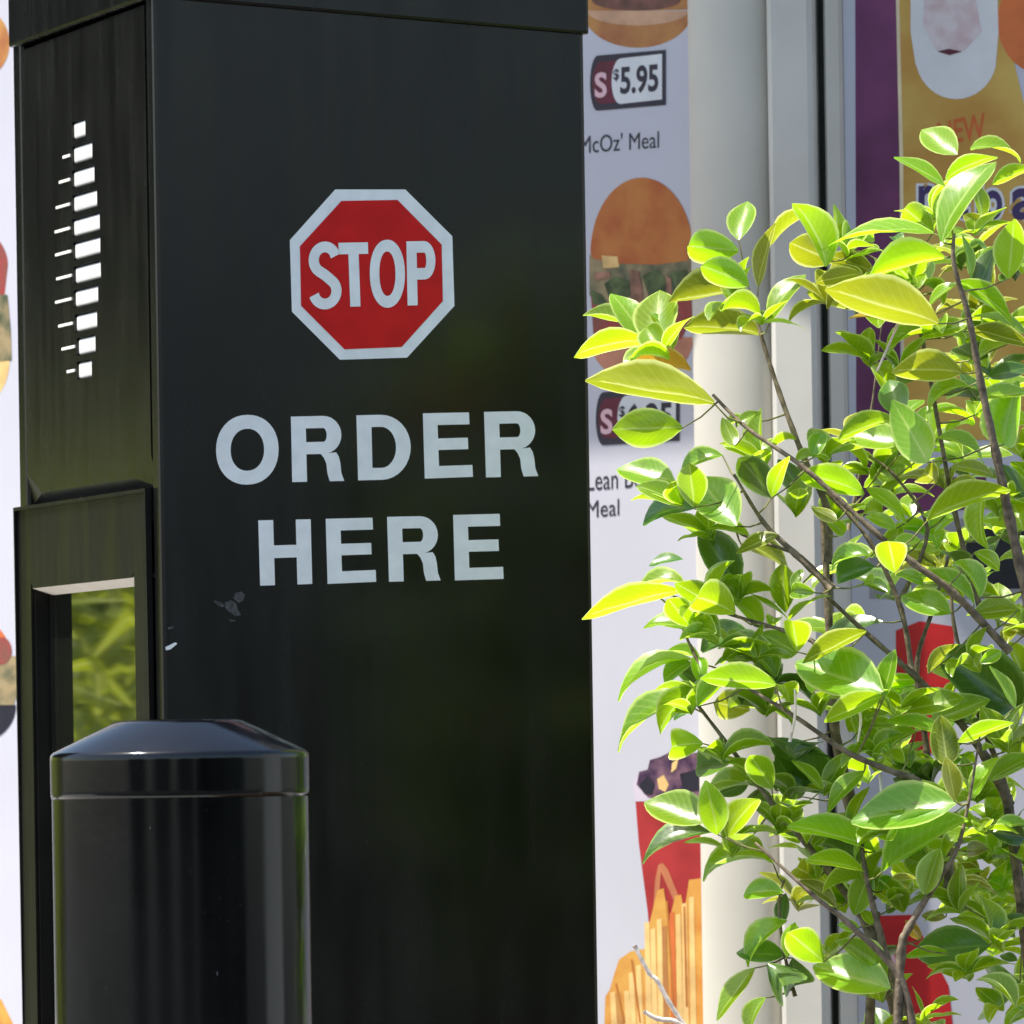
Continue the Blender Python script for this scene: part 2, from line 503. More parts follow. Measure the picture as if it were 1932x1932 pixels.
box_bm(bm, PB, ER, EL, ZV, 0.012, 0.016, tA + .01, tB - .01, rows[-1][3] - .05, rows[0][3] + .05)
from_bm('grille_backing', bm, M_POCKET, post)
for (tn, tm, tf, zc) in rows:
    bm = bmesh.new()
    box_bm(bm, PB, ER, EL, ZV, 0.001, 0.011, tn, tm, zc - hh * .93, zc + hh * .9)
    bevel_all(bm, 0.0032, 3)
    sl = from_bm('speaker_slat', bm, M_SLAT, post)
    if abs(tf - tm) > 0.012:
        bm = bmesh.new()
        zc2 = zc + hh * .12
        box_bm(bm, PB, ER, EL, ZV, -0.0012, -0.0001, tm + 0.006, tf, zc2 - hh * .16, zc2 + hh * .16)
        from_bm('lit_slot_line', bm, M_LITLINE, sl)  # thin pale strip painted in for the sunlit edge of the slot

# ---- lower module with a recessed screen
zlt = on_l(285, 921)[1]
wt0, wz0 = on_l(251, 1093, 0.003)
wt1, wz1 = on_l(60, 1107, 0.003)
wz = (wz0 + wz1) / 2
wzb = 0.88
s0 = -0.003
la, lb = 0.026, PL - 0.0005
zbot = 0.5
bm = bmesh.new()
# frame ring front
O = [(la, zlt), (lb, zlt), (lb, zbot), (la, zbot)]
I = [(wt0, wz), (wt1, wz), (wt1, wzb), (wt0, wzb)]
for i in range(4):
    j = (i + 1) % 4
    quad(bm, V3(s0, *O[i]), V3(s0, *O[j]), V3(s0, *I[j]), V3(s0, *I[i]))
    quad(bm, V3(s0, *O[i]), V3(s0, *O[j]), V3(0.012 if False else -0.0005, *O[j]), V3(-0.0005, *O[i]))
    if i != 0:
        quad(bm, V3(s0, *I[i]), V3(s0, *I[j]), V3(CH - .004, *I[j]), V3(CH - .004, *I[i]))
bmesh.ops.remove_doubles(bm, verts=bm.verts, dist=1e-5)
es = [e for e in bm.edges if len(e.link_faces) == 2 and e.calc_face_angle() > 0.4 and all((v.co - PB).dot(ER) < s0 + .001 for v in e.verts)]
bmesh.ops.bevel(bm, geom=es, offset=0.0035, segments=2, affect='EDGES')
from_bm('lower_panel', bm, M_FRAME, post)
bm = bmesh.new()
box_bm(bm, PB, ER, EL, ZV, -0.0005, CH - .001, la + .001, PL - .030, zlt - .03, zlt - .001)
from_bm('panel_shoulder', bm, M_BLACK, post)
bm = bmesh.new()
dz_ = 0.0125
pts_ = [(s0 + .0008, wz), (CH - .005, wz - dz_), (CH - .005, wz + .004), (s0 + .0045, wz + .004)]
va = [bm.verts.new(V3(a_, wt0 + .0005, z_)) for a_, z_ in pts_]
vb = [bm.verts.new(V3(a_, wt1 - .0005, z_)) for a_, z_ in pts_]
bm.faces.new(va)
bm.faces.new(vb)
for i in range(4):
    bm.faces.new((va[i], va[(i + 1) % 4], vb[(i + 1) % 4], vb[i]))
from_bm('recess_top', bm, M_SOFFIT, post)
bm = bmesh.new()
box_bm(bm, PB, ER, EL, ZV, CH - .0225, CH - .004, wt0 + .001, wt1 - .004, wzb, wz - .001)
from_bm('display_screen', bm, M_SCREEN, post)
bm = bmesh.new()
box_bm(bm, PB, ER, EL, ZV, CH - .026, CH - .004, wt1 - .0035, wt1 - .001, wzb, wz - .001)
from_bm('screen_bezel', bm, M_BLACK, post)

# ------------------------------------------------------------------ lettering
def arc(cx, cy, rx, ry, a0, a1, n):
    return [(cx + rx * math.cos(math.radians(a0 + (a1 - a0) * i / n)), cy + ry * math.sin(math.radians(a0 + (a1 - a0) * i / n))) for i in range(n + 1)]


def glyph(ch, sx=0.27, sy=0.17):
    """flat letter in the unit box -> verts, faces (bold grotesque)"""
    V, Fc = [], []

    def poly(pts):
        b = len(V)
        V.extend(pts)
        Fc.append(tuple(range(b, b + len(pts))))

    def strip(a, b, closed=False):
        base = len(V)
        n = len(a)
        V.extend(a)
        V.extend(b)
        for i in range(n if closed else n - 1):
            j = (i + 1) % n
            Fc.append((base + i, base + j, base + n + j, base + n + i))

    R = lambda x0, y0, x1, y1: poly([(x0, y0), (x1, y0), (x1, y1), (x0, y1)])
    if ch == 'O':
        def se(a, b, k):
            r = []
            for i in range(40):
                t = 2 * math.pi * i / 40
                c, s = math.cos(t), math.sin(t)
                r.append((.5 + a * math.copysign(abs(c) ** k, c), .5 + b * math.copysign(abs(s) ** k, s)))
            return r
        strip(se(.5, .515, .94), se(.5 - sx * .93, .515 - sy * 1.08, .94), True)
    elif ch == 'H':
        R(0, 0, sx, 1); R(1 - sx, 0, 1, 1); R(sx, .5 - sy * .45, 1 - sx, .5 + sy * .6)
    elif ch == 'E':
        R(0, 0, sx, 1); R(sx, 0, 1, sy); R(sx, 1 - sy, .98, 1); R(sx, .52 - sy * .48, .93, .52 + sy * .48)
    elif ch == 'T':
        R(0, 1 - sy, 1, 1); R(.5 - sx / 2, 0, .5 + sx / 2, 1 - sy)
    elif ch == 'D':
        a = [(0, 0), (sx, 0)] + arc(.45, .5, .55, .5, -90, 90, 16) + [(sx, 1), (0, 1)]
        b = [(sx, sy), (sx + .001, sy)] + arc(.45, .5, .55 - sx, .5 - sy, -90, 90, 16) + [(sx + .001, 1 - sy), (sx, 1 - sy)]
        strip(a, b)
        poly([(0, 0), (sx, sy), (sx, 1 - sy), (0, 1)])
    elif ch in 'RP':
        yb = .42 if ch == 'R' else .40
        w = .97 if ch == 'R' else 1.0
        R(0, 0, sx, 1)
        cy, ry = (1 + yb) / 2, (1 - yb) / 2
        cxx = .62
        a = [(sx, 1)] + arc(cxx, cy, w - cxx, ry, 90, -90, 14) + [(sx, yb)]
        b = [(sx, 1 - sy)] + arc(cxx, cy, max(w - cxx - sx, .06), ry - sy, 90, -90, 14) + [(sx, yb + sy)]
        strip(a, b)
        if ch == 'R':
            # leg leaves the bowl, bends and drops to a foot
            a = [(.56, yb), (.62, .36), (.665, .27), (.68, .12), (.72, 0)]
            b = [(.86, yb + .02), (.91, .37), (.935, .27), (.95, .12), (1.0, 0)]
            strip(a, b)
    elif ch == 'S':
        cl = arc(.5, .735, .36, .195, 15, 180, 12) + arc(.5, .735, .36, .195, 180, 235, 5)[1:] + \
            [(.5, .51)] + arc(.5, .265, .37, .19, 55, 0, 5) + arc(.5, .265, .37, .19, 0, -165, 12)[1:]
        a, b = [], []
        for i, p in enumerate(cl):
            p0, p1 = cl[max(0, i - 1)], cl[min(len(cl) - 1, i + 1)]
            dx, dy = (p1[0] - p0[0]) * .6, p1[1] - p0[1]
            l = math.hypot(dx, dy) or 1
            nx, ny = -dy / l, dx / l
            h = .5
            a.append((p[0] + nx * sx * h, p[1] + ny * sy * h * .95))
            b.append((p[0] - nx * sx * h, p[1] - ny * sy * h * .95))
        strip(a, b)
    return V, Fc


def letter(ch, qd, org, sc, plane, off, mt, parent, name='letter', sx=.27, sy=.17):
    """qd: TL, TR, BR, BL in zoom coordinates; org/sc turn them into view coordinates"""
    V, Fc = glyph(ch, sx, sy)
    cv = [((org[0] + a * sc) / 1.553, (org[1] + b * sc) / 1.553) for a, b in qd]
    tl, tr, br, bl = cv
    out = []
    for x, y in V:
        u = (tl[0] * (1 - x) + tr[0] * x) * y + (bl[0] * (1 - x) + br[0] * x) * (1 - y)
        v = (tl[1] * (1 - x) + tr[1] * x) * y + (bl[1] * (1 - x) + br[1] * x) * (1 - y)
        out.append(plane(u, v, off))
    me = bpy.data.meshes.new(name)
    me.from_pydata([tuple(p) for p in out], [], Fc)
    return link_mesh(name, me, mt, parent)


Z3 = ((600, 1100), 0.5694)
for ch, qd in [
    ('O', [(58, 210), (380, 206), (380, 554), (58, 560)]),
    ('R', [(443, 212), (708, 206), (718, 543), (450, 549)]),
    ('D', [(780, 205), (1058, 200), (1062, 534), (789, 540)]),
    ('E', [(1122, 195), (1364, 190), (1380, 522), (1132, 531)]),
    ('R', [(1437, 188), (1705, 182), (1716, 518), (1447, 525)]),
    ('H', [(275, 746), (545, 740), (553, 1073), (285, 1082)]),
    ('E', [(622, 738), (868, 732), (882, 1062), (632, 1073)]),
    ('R', [(938, 728), (1205, 722), (1214, 1055), (948, 1062)]),
    ('E', [(1278, 718), (1522, 712), (1538, 1047), (1287, 1055)])]:
    letter(ch, qd, Z3[0], Z3[1], on_r, 0.0006, M_VINYL, post, 'letter', *{'O': (.25, .19), 'R': (.285, .185), 'D': (.275, .185), 'E': (.305, .185), 'H': (.285, .185)}[ch])
Z2 = ((700, 450), 0.5176)
zv = lambda p: ((Z2[0][0] + p[0] * Z2[1]) / 1.553, (Z2[0][1] + p[1] * Z2[1]) / 1.553)
outer = [(545, 203), (942, 203), (1208, 468), (1220, 862), (952, 1155), (572, 1167), (300, 895), (288, 490)]
inner = [(580, 268), (898, 262), (1148, 515), (1155, 835), (922, 1095), (598, 1108), (352, 862), (345, 525)]
sign = poly_mesh('stop_sign', [on_r(*zv(p), 0.0009) for p in inner], [tuple(range(8))], M_RED, post)
poly_mesh('sign_border', [on_r(*zv(p), 0.0006) for p in outer] + [on_r(*zv(p), 0.0006) for p in inner],
          [(i, (i + 1) % 8, 8 + (i + 1) % 8, 8 + i) for i in range(8)], M_VINYL, sign)
for ch, qd, sx, sy in [
    ('S', [(398, 505), (572, 498), (576, 876), (402, 884)], .33, .17),
    ('T', [(563, 505), (730, 502), (742, 864), (577, 868)], .35, .18),
    ('O', [(738, 495), (938, 491), (942, 864), (744, 870)], .29, .165),
    ('P', [(948, 497), (1110, 494), (1118, 856), (955, 860)], .35, .18)]:
    letter(ch, qd, Z2[0], Z2[1], on_r, 0.0014, M_VINYL, sign, 'letter', sx, sy)

# scuffs on the wide face
def flat(name, pts, plane, off, mt, parent):
    return poly_mesh(name, [plane(u, v, off) for u, v in pts], [tuple(range(len(pts)))], mt, parent)


for pts in ([(403, 1133), (414, 1135), (424, 1142), (420, 1146), (409, 1141)], [(424, 1137), (436, 1132), (446, 1139), (449, 1151), (455, 1160), (444, 1163), (433, 1155), (425, 1147)],
            [(440, 1128), (444, 1119), (454, 1116), (462, 1121), (460, 1132), (450, 1138)], [(432, 1168), (445, 1170), (442, 1173), (434, 1172)]):
    flat('scuff', pts, on_r, .0004, M_SCUFF, post)
flat('paint_chip', [(312, 1221), (330, 1212), (335, 1214), (322, 1225), (313, 1227)], on_r, .0045, M_VINYL, post)
flat('paint_chip', [(316, 1184), (327, 1181), (326, 1186), (317, 1188)], on_r, .0045, M_SCUFF, post)

# ------------------------------------------------------------------ bollard
BY = 5.6
bc = at(340, 1450, BY)
br = 245 / F * BY
zr = at(340, 1420, BY).z
b_ = thing('bollard', 'stubby black bollard with glossy plastic sleeve and low conical cap', 'bollard')
lathe('bollard_sleeve', [(br * .991, 0.12), (br * .991, zr - 0.033)], bc, M_SLEEVE, b_)
za = at(340, 1357, BY).z
lathe('bollard_cap', [(br * .975, zr - .036), (br * .9915, zr - .0365), (br * .9985, zr - .0335), (br * 1.0, zr - .032), (br * 1.0, zr - .030), (br * 1.0, zr - .006), (br * 1.0, zr - .0026), (br * .994, zr - .0006), (br * .975, zr + .0012),
                      (br * .53, za - .0036), (br * .49, za - .0016), (br * .40, za - .0004), (br * .2, za), (0, za)], bc, M_SLEEVE, b_)

for (u, v, w_, h_) in ((420, 1830, 1.5, 5), (296, 1560, 1.5, 3), (498, 1496, 3, 2)):
    x_ = (u - 340) / F * BY
    y_ = -math.sqrt(max(0, (br * 1.0016) ** 2 - x_ * x_))
    p_ = [at(u + w_ * math.cos(a_), v + h_ * math.sin(a_) * (1 + .4 * math.sin(3 * a_)), BY) for a_ in [i * 1.047 for i in range(6)]]
    poly_mesh('scratch', [Vector((q_.x, bc.y - math.sqrt(max(0, (br * 1.002) ** 2 - (q_.x - bc.x) ** 2)), q_.z)) for q_ in p_], [tuple(range(6))], M_SCUFF, b_)

# ------------------------------------------------------------------ menu boards
class Plane:
    def __init__(self, u, Y, ang):
        self.p = at(u, CY, Y)
        self.n = Vector((-math.sin(ang), -math.cos(ang), 0))
        self.e = Vector((math.cos(ang), -math.sin(ang), 0))   # to the right along the board

    def __call__(self, u, v, off=0.0):
        return hit(u, v, self.p + self.n * off, self.n)

    def s(self, u, v=1450):
        return (self(u, v) - self.p).dot(self.e)


BA = Plane(1335, 7.2, math.radians(33))
BB = Plane(1612, 7.12, math.radians(8))
mmA = 0.00022


def ell(cx, cy, rx, ry, a0=0, a1=360, n=28):
    return [(cx + rx * math.cos(math.radians(a0 + (a1 - a0) * i / n)), cy - ry * math.sin(math.radians(a0 + (a1 - a0) * i / n))) for i in range(n + (0 if abs(a1 - a0) == 360 else 1))]


def text_mesh(txt, qd, plane, off, mt, parent, name='lettering', bold=0.02):
    cu = bpy.data.curves.new(name, 'FONT')
    cu.body = txt
    cu.offset = bold
    cu.resolution_u = 4
    o = bpy.data.objects.new(name, cu)
    C.objects.link(o)
    dg = bpy.context.evaluated_depsgraph_get()
    me = bpy.data.meshes.new_from_object(o.evaluated_get(dg))
    bpy.data.objects.remove(o)
    xs = [v.co.x for v in me.vertices]
    ys = [v.co.y for v in me.vertices]
    x0, x1, y0, y1 = min(xs), max(xs), min(ys), max(ys)
    tl, tr, br_, bl = qd
    for v in me.vertices:
        x = (v.co.x - x0) / (x1 - x0)
        y = (v.co.y - y0) / (y1 - y0)
        u = (tl[0] * (1 - x) + tr[0] * x) * y + (bl[0] * (1 - x) + br_[0] * x) * (1 - y)
        w = (tl[1] * (1 - x) + tr[1] * x) * y + (bl[1] * (1 - x) + br_[1] * x) * (1 - y)
        v.co = plane(u, w, off)
    me.materials.clear()
    me.name = name
    return link_mesh(name, me, mt, parent)


def skew(x0, y0, x1, y1, k):
    """box whose rows rise to the right by slope k"""
    d = (x1 - x0) * k
    return [(x0, y0 + d / 2), (x1, y0 - d / 2), (x1, y1 - d / 2), (x0, y1 + d / 2)]


def board(label, plane, uL, uR, z0, z1, mt):
    t = thing('menu_board', label, 'menu board')
    sL, sR = plane.s(uL), plane.s(uR)
    base = Vector((plane.p.x, plane.p.y, 0))
    bm = bmesh.new()
    box_bm(bm, base, plane.e, -plane.n, ZV, sL, sR, 0, 0.09, z0, z1)
    from_bm('panel', bm, mt, t)
    for (za_, zb2, nm) in ((z1, z1 + .09, 'top_rail'), (z0 - .09, z0, 'bottom_rail')):
        bm = bmesh.new()
        box_bm(bm, base, plane.e, -plane.n, ZV, sL, sR, -0.02, 0.10, za_, zb2)
        bevel_all(bm, .008)
        from_bm(nm, bm, M_CREAM, t)
    return t, sL, sR, base


boardA, sLA, sRA, baseA = board('pale lavender menu board with burger and fries pictures directly behind the black post', BA, -330, 1336, .72, 2.25, M_POSTER)
# right upright of board A: broad half-round cream extrusion; left upright beyond the frame
wA = BA.s(1482) - BA.s(1335)
prof = [(0, .11)] + [(wA / 2 - wA / 2 * math.cos(math.pi * i / 48), -0.012 - .030 * math.sin(math.pi * i / 48) ** .8) for i in range(49)] + [(wA, .11)]
for s_ in (sRA + .0015, sLA - wA - .0015):
    bm = bmesh.new()
    prism_bm(bm, baseA + BA.e * s_, BA.e, -BA.n, prof, .12, 2.36)
    o = from_bm('upright', bm, M_CREAM, boardA)

def added_visor(base, plane, s0_, s1_, proj, z, parent):  # unseen visor, added and sized to shade the upper part of the boards
    bm = bmesh.new()
    box_bm(bm, base, plane.e, -plane.n, ZV, s0_, s1_, -proj, 0.10, z, z + .02)
    bevel_all(bm, .004)
    from_bm('unseen_sun_visor', bm, M_CREAM, parent)


added_visor(baseA, BA, sRA - 0.64, sRA + wA + .10, 0.265, 2.362, boardA)
L1, L2, L3, L4, L5 = [mmA * i for i in range(1, 6)]
# top burger picture (lower half of a bun under a patty)
p = flat('bun_picture', ell(1203, 22, 102, 68, 180, 360), BA, L1, M_BUNB, boardA)
flat('bun_rim', ell(1203, 20, 96, 28, 180, 360), BA, L2, M_RIMB, p)
flat('patty', ell(1200, 0, 84, 20, 180, 360) + [(1284, -60), (1116, -60)], BA, L3, M_PATTY, p)
flat('bun_side', [(1101, 22), (1305, 18), (1296, -70), (1110, -70)], BA, L1 * .5, M_BUNB, p)


def tag(x0, y0, x1, y1, k, price, hide=None):
    t_ = flat('price_tag', [], BA, 0, None, boardA) if False else None
    h = y1 - y0
    d = lambda x: -(x - (x0 + x1) / 2) * k
    pts = [(x0 + 14 - 14 * math.cos(math.radians(a)), (y0 + y1) / 2 - h / 2 * math.sin(math.radians(a))) for a in range(90, -91, -15)]
    rim = [(x1, y0), ] + [(x, y) for x, y in pts] + [(x1, y1)]
    t_ = flat('price_tag', [(x, y + d(x)) for x, y in rim], BA, L3, M_INK, boardA)
    mar = [(x, y) for x, y in [(x0 + 48, y0 + 12)] + [(x0 + 20 - 15 * math.cos(math.radians(a)), (y0 + y1) / 2 - (h / 2 - 12) * math.sin(math.radians(a))) for a in range(90, -91, -15)] + [(x0 + 48, y1 - 12)]]
    flat('tag_end', [(x, y + d(x)) for x, y in mar], BA, L4, M_MAROON, t_)
    wi = [(x1 - 7, y0 + 7)] + [(x0 + 58 - 17 * math.cos(math.radians(a)), (y0 + y1) / 2 - (h / 2 - 9) * math.sin(math.radians(a)) ) for a in range(90, -91, -15)] + [(x1 - 7, y1 - 11)]
    flat('tag_face', [(x, y + d(x)) for x, y in wi], BA, L4 + .00007, M_TAGW, t_)
    text_mesh('S', [(x, y + d(x)) for x, y in ((x0 + 9, y0 + 32), (x0 + 32, y0 + 32), (x0 + 32, y0 + 80), (x0 + 9, y0 + 80))], BA, L5 + .00007, M_PINKS, t_, 'lettering', .03)
    text_mesh('$', [(x, y + d(x)) for x, y in ((x0 + 44, y0 + 28), (x0 + 55, y0 + 28), (x0 + 55, y0 + 52), (x0 + 44, y0 + 52))], BA, L5 + .00007, M_INK, t_, 'lettering', .02)
    text_mesh(price, [(x, y + d(x)) for x, y in ((x0 + 57, y0 + 25), (x1 - 14, y0 + 25), (x1 - 14, y0 + 78), (x0 + 57, y0 + 78))], BA, L5 + .00007, M_INK, t_, 'lettering', .03)
    return t_


tag(1113, 100, 1256, 204, .085, '5.95')
text_mesh("McOz' Meal", [(1094, 256), (1243, 246), (1243, 279), (1094, 290)], BA, L2, M_INK, boardA, 'lettering', .0)
# burger picture
p = flat('burger_picture', ell(1211, 478, 97, 143, 0, 180) + [(1120, 488), (1160, 497), (1240, 499), (1296, 492)], BA, L2, M_BUN, boardA)
flat('lettuce', [(1112, 480), (1160, 497), (1240, 499), (1304, 484), (1312, 530), (1300, 560), (1240, 590), (1190, 600), (1130, 592), (1112, 555)], BA, L1, M_LETT, p)
flat('cheese', [(1135, 482), (1165, 484), (1168, 504), (1138, 506)], BA, L3, M_FRY2, p)
for pts in ([(1140, 535), (1160, 522), (1190, 530), (1198, 552), (1170, 568), (1148, 560)], [(1212, 520), (1238, 508), (1258, 530), (1252, 572), (1226, 566)],
            [(1266, 515), (1296, 508), (1300, 530), (1276, 548)], [(1116, 548), (1136, 556), (1150, 578), (1118, 574)]):
    flat('dark_filling', pts, BA, L3, M_FILL, p)
for pts in ([(1188, 508), (1206, 512), (1214, 560), (1200, 590), (1190, 560)], [(1256, 520), (1266, 526), (1268, 570), (1258, 582)], [(1120, 515), (1150, 512), (1152, 524), (1124, 530)]):
    flat('onion', pts, BA, L3 + .00007, M_ONION, p)
flat('tomato', [(1115, 560), (1180, 580), (1250, 572), (1304, 555), (1306, 600), (1285, 640), (1200, 650), (1120, 640)], BA, L2 + .00007, M_TOM, p)
flat('tomato_slice', ell(1268, 597, 26, 42, n=16), BA, L3 + .00007, M_TOM, p)
flat('lower_bun', ell(1210, 636, 98, 86, 180, 360), BA, L1 + .00007, M_SALM, p)
tag(1124, 736, 1282, 836, .06, '6.25')
text_mesh('Lean Beef', [(1108, 887), (1236, 880), (1236, 917), (1108, 926)], BA, L2, M_INK, boardA, 'lettering', .0)
text_mesh('Meal', [(1107, 945), (1168, 941), (1168, 972), (1107, 978)], BA, L2, M_INK, boardA, 'lettering', .0)
# meal picture: iced drink above a red carton of fries
p = flat('fries_carton_picture', [(1198, 1500), (1338, 1500), (1338, 1935), (1240, 1935), (1222, 1720), (1205, 1590)], BA, L1, M_CUPR, boardA)
flat('cup_rim', [(1193, 1478), (1204, 1462), (1338, 1462), (1338, 1512), (1199, 1512)], BA, L2, M_CUPP, p)
flat('berries', [(1201, 1480), (1206, 1456), (1222, 1452), (1226, 1434), (1246, 1428), (1262, 1420), (1290, 1424), (1338, 1416), (1338, 1508), (1262, 1512), (1222, 1504)], BA, L3, M_BERRY, p)
for pts in ([(1240, 1470), (1252, 1462), (1262, 1480), (1255, 1494), (1243, 1488)], [(1268, 1440), (1280, 1430), (1276, 1450), (1266, 1458)]):
    flat('ice', pts, BA, L4, M_FRY2, p)
for pts in ([(1206, 1480), (1222, 1464), (1236, 1480), (1230, 1500), (1214, 1496)], [(1282, 1460), (1338, 1446), (1338, 1490), (1290, 1494)]):
    flat('dark_berry', pts, BA, L4 + .00007, M_DARKB, p)
for pts in ([(1230, 1760), (1236, 1660), (1242, 1632), (1250, 1628), (1247, 1645), (1243, 1700), (1242, 1760)],
            [(1250, 1628), (1260, 1640), (1288, 1710), (1300, 1760), (1292, 1760), (1278, 1714), (1247, 1645)]):
    flat('carton_arch', pts, BA, L2 + .00009, M_ARCH, p)
p = flat('fries_picture', [(1226, 1740), (1240, 1680), (1252, 1676), (1262, 1740), (1274, 1690), (1285, 1688), (1291, 1720), (1300, 1660), (1338, 1655), (1338, 2000), (1138, 2000), (1142, 1880), (1150, 1868), (1158, 1840), (1168, 1810), (1190, 1795), (1220, 1790)], BA, L3 + .00007, M_FRY, boardA)
for k2 in range(15):
    a = 1152 + 12.4 * k2 + random.uniform(-3, 3)
    b = (1880 - (a - 1152) * 1.4 if a < 1205 else 1760 - (a - 1205) * .8) + random.uniform(-18, 28)
    flat('fry', [(a, b + 2), (a + 9, b), (a + 14, 1940), (a + 3, 1940)], BA, L4 + .00009, random.choice((M_FRY2, M_FRY2, M_BUNB, M_FRY, M_ORANGE)), p)
for (a, b, c, d) in ((1256, 1700, 1272, 1930), (1289, 1710, 1294, 1900), (1190, 1810, 1206, 1930), (1160, 1855, 1176, 1930)):
    flat('fry_gap', [(a, b), (a + 4, b), (c + 4, d), (c, d)], BA, L4 + .00016, M_FRYD, p)
# pictures peeking out on the left of the post
flat('bun_picture', ell(-30, 82, 48, 62), BA, L1, M_BUNB, boardA)
p = flat('burger_picture', ell(-55, 500, 70, 70, 0, 180) + [(-125, 560), (8, 560)], BA, L1, M_TOM, boardA)
flat('lettuce', [(-100, 556), (14, 556), (20, 620), (22, 680), (-100, 690)], BA, L2, M_LETT, p)
flat('lower_bun', ell(-50, 680, 68, 90, 180, 360), BA, L1, M_FRY2, p)
p = flat('burger_picture', ell(-40, 1240, 60, 70, 0, 180), BA, L1, M_ORANGE, boardA)
flat('lettuce', [(-90, 1238), (30, 1238), (36, 1300), (26, 1330), (-90, 1340)], BA, L2, M_LETT, p)
flat('tomato', ell(4, 1228, 18, 26, n=14), BA, L3, M_TOM, p)
flat('patty', ell(-40, 1330, 70, 70, 180, 360), BA, L2 + .00009, M_DARKB, p)
flat('fries_picture', [(-60, 1890), (2, 1885), (24, 1930), (30, 2000), (-60, 2000)], BA, L1, M_FRY, boardA)

# ---- board B
boardB, sLB, sRB, baseB = board('purple and yellow drinks menu board behind the leafy shrub', BB, 1612, 3100, .72, 2.25, M_POSTER)
u2 = lambda u: BB.s(u)
sp = 1 / F * 7.15
prof = [(u2(1472), .11), (u2(1472), -.020), (u2(1476), -.028), (u2(1482), -.031), (u2(1550), -.040), (u2(1560), -.037), (u2(1564), -.028), (u2(1564), .11)]
bm = bmesh.new()
prism_bm(bm, baseB, BB.e, -BB.n, prof, .12, 2.36)
from_bm('upright', bm, M_GREY, boardB)
prof = [(u2(1564) + .0005, .11), (u2(1564) + .0005, .012), (u2(1577), .012), (u2(1577), .11)]
bm = bmesh.new()
prism_bm(bm, baseB, BB.e, -BB.n, prof, .72, 2.25)
from_bm('gasket', bm, M_GAP, boardB)
prof = [(u2(1577) + .0005, .11), (u2(1577) + .0005, -.016), (u2(1582), -.021), (u2(1605), -.012), (u2(1611), -.001), (u2(1611), .11)]
bm = bmesh.new()
prism_bm(bm, baseB, BB.e, -BB.n, prof, .72, 2.25)
from_bm('inner_frame', bm, M_CREAM, boardB)
prof = [(sRB + .001, .11), (sRB + .001, -.03), (sRB + .08, -.03), (sRB + .08, .11)]
bm = bmesh.new()
prism_bm(bm, baseB, BB.e, -BB.n, prof, .12, 2.36)
from_bm('upright', bm, M_GREY, boardB)
added_visor(baseB, BB, u2(1462), sRB + .08, 0.175, 2.392, boardB)
pu = flat('purple_band', [(1613, -200), (1686, -200), (1697, 300), (1700, 900), (1860, 900), (1870, 960), (1640, 970), (1616, 980)], BB, L1, M_PURPLE, boardB)
py = flat('yellow_picture', [(1692, -200), (1704, 300), (1706, 790), (1830, 830), (1960, 830), (1985, 500), (1975, 330), (1940, 230), (1900, 60), (1880, -200)], BB, L2, M_YELLOW, boardB)
flat('cream_line', [(1686, -200), (1692, -200), (1704, 300), (1706, 700), (1702, 700), (1697, 300)], BB, L2 + .00007, M_CREAMLINE, py)
flat('bottle_shape', [(1718, -200), (1718, 60), (1727, 120)] + ell(1804, 105, 77, 82, 195, 345, 16) + [(1884, 60), (1876, -200)], BB, L3, M_WHITEP, py)
flat('bottle_print', [(1745, -60), (1830, -60), (1852, 60), (1820, 95), (1790, 105), (1765, 92), (1742, 50)], BB, L4, M_PINKP, py)
flat('bottle_mark', [(1768, 97), (1790, 92), (1815, 97), (1792, 104)], BB, L5, M_MAROON, py)
flat('orange_fruit', ell(1962, 40, 80, 98), BB, L2 + .00009, M_ORANGE, boardB)
text_mesh('NEW', [(1768, 232), (1858, 212), (1862, 264), (1768, 272)], BB, L3, M_NEW, py, 'lettering', .02)
for txt, x0, y0, x1, y1 in (('n', 1728, 345, 1772, 412), ('ic', 1790, 335, 1832, 418), ('lo', 1838, 330, 1896, 420), ('a', 1904, 350, 1960, 420)):
    text_mesh(txt, [(x0, y0), (x1, y0), (x1, y1), (x0, y1)], BB, L3, M_WHITEP, py, 'letter_outline', .10)
    text_mesh(txt, [(x0 + 5, y0 + 5), (x1 - 5, y0 + 5), (x1 - 5, y1 - 5), (x0 + 5, y1 - 5)], BB, L4, M_VIOLET, py, 'lettering', .03)
flat('grey_band', [(1640, 1000), (1960, 960), (1960, 1130), (1640, 1130)], BB, L1, mat('grey_print', (.30, .29, .31), .4), boardB)
flat('dark_box', [(1822, 996), (1960, 992), (1960, 1110), (1822, 1112)], BB, L2, M_DARKB, boardB)
for i, pts in enumerate(([(1690, 1190), (1735, 1172), (1800, 1182), (1800, 1320), (1762, 1420), (1712, 1430), (1692, 1330)], [(1655, 1728), (1720, 1726), (1790, 1860), (1800, 1960), (1700, 1960)])):
    p = flat('red_cup_picture', pts, BB, L2, M_REDP, boardB)
    flat('cup_highlight', [(pts[0][0] + 18, pts[0][1] + 70), (pts[0][0] + 30, pts[0][1] + 66), (pts[0][0] + 52, pts[0][1] + 130), (pts[0][0] + 36, pts[0][1] + 138)], BB, L3, M_PINKS, p)

# ------------------------------------------------------------------ shrub
shrub = thing('shrub', 'leafy shrub with glossy yellow-green leaves growing right of the black post', 'shrub')


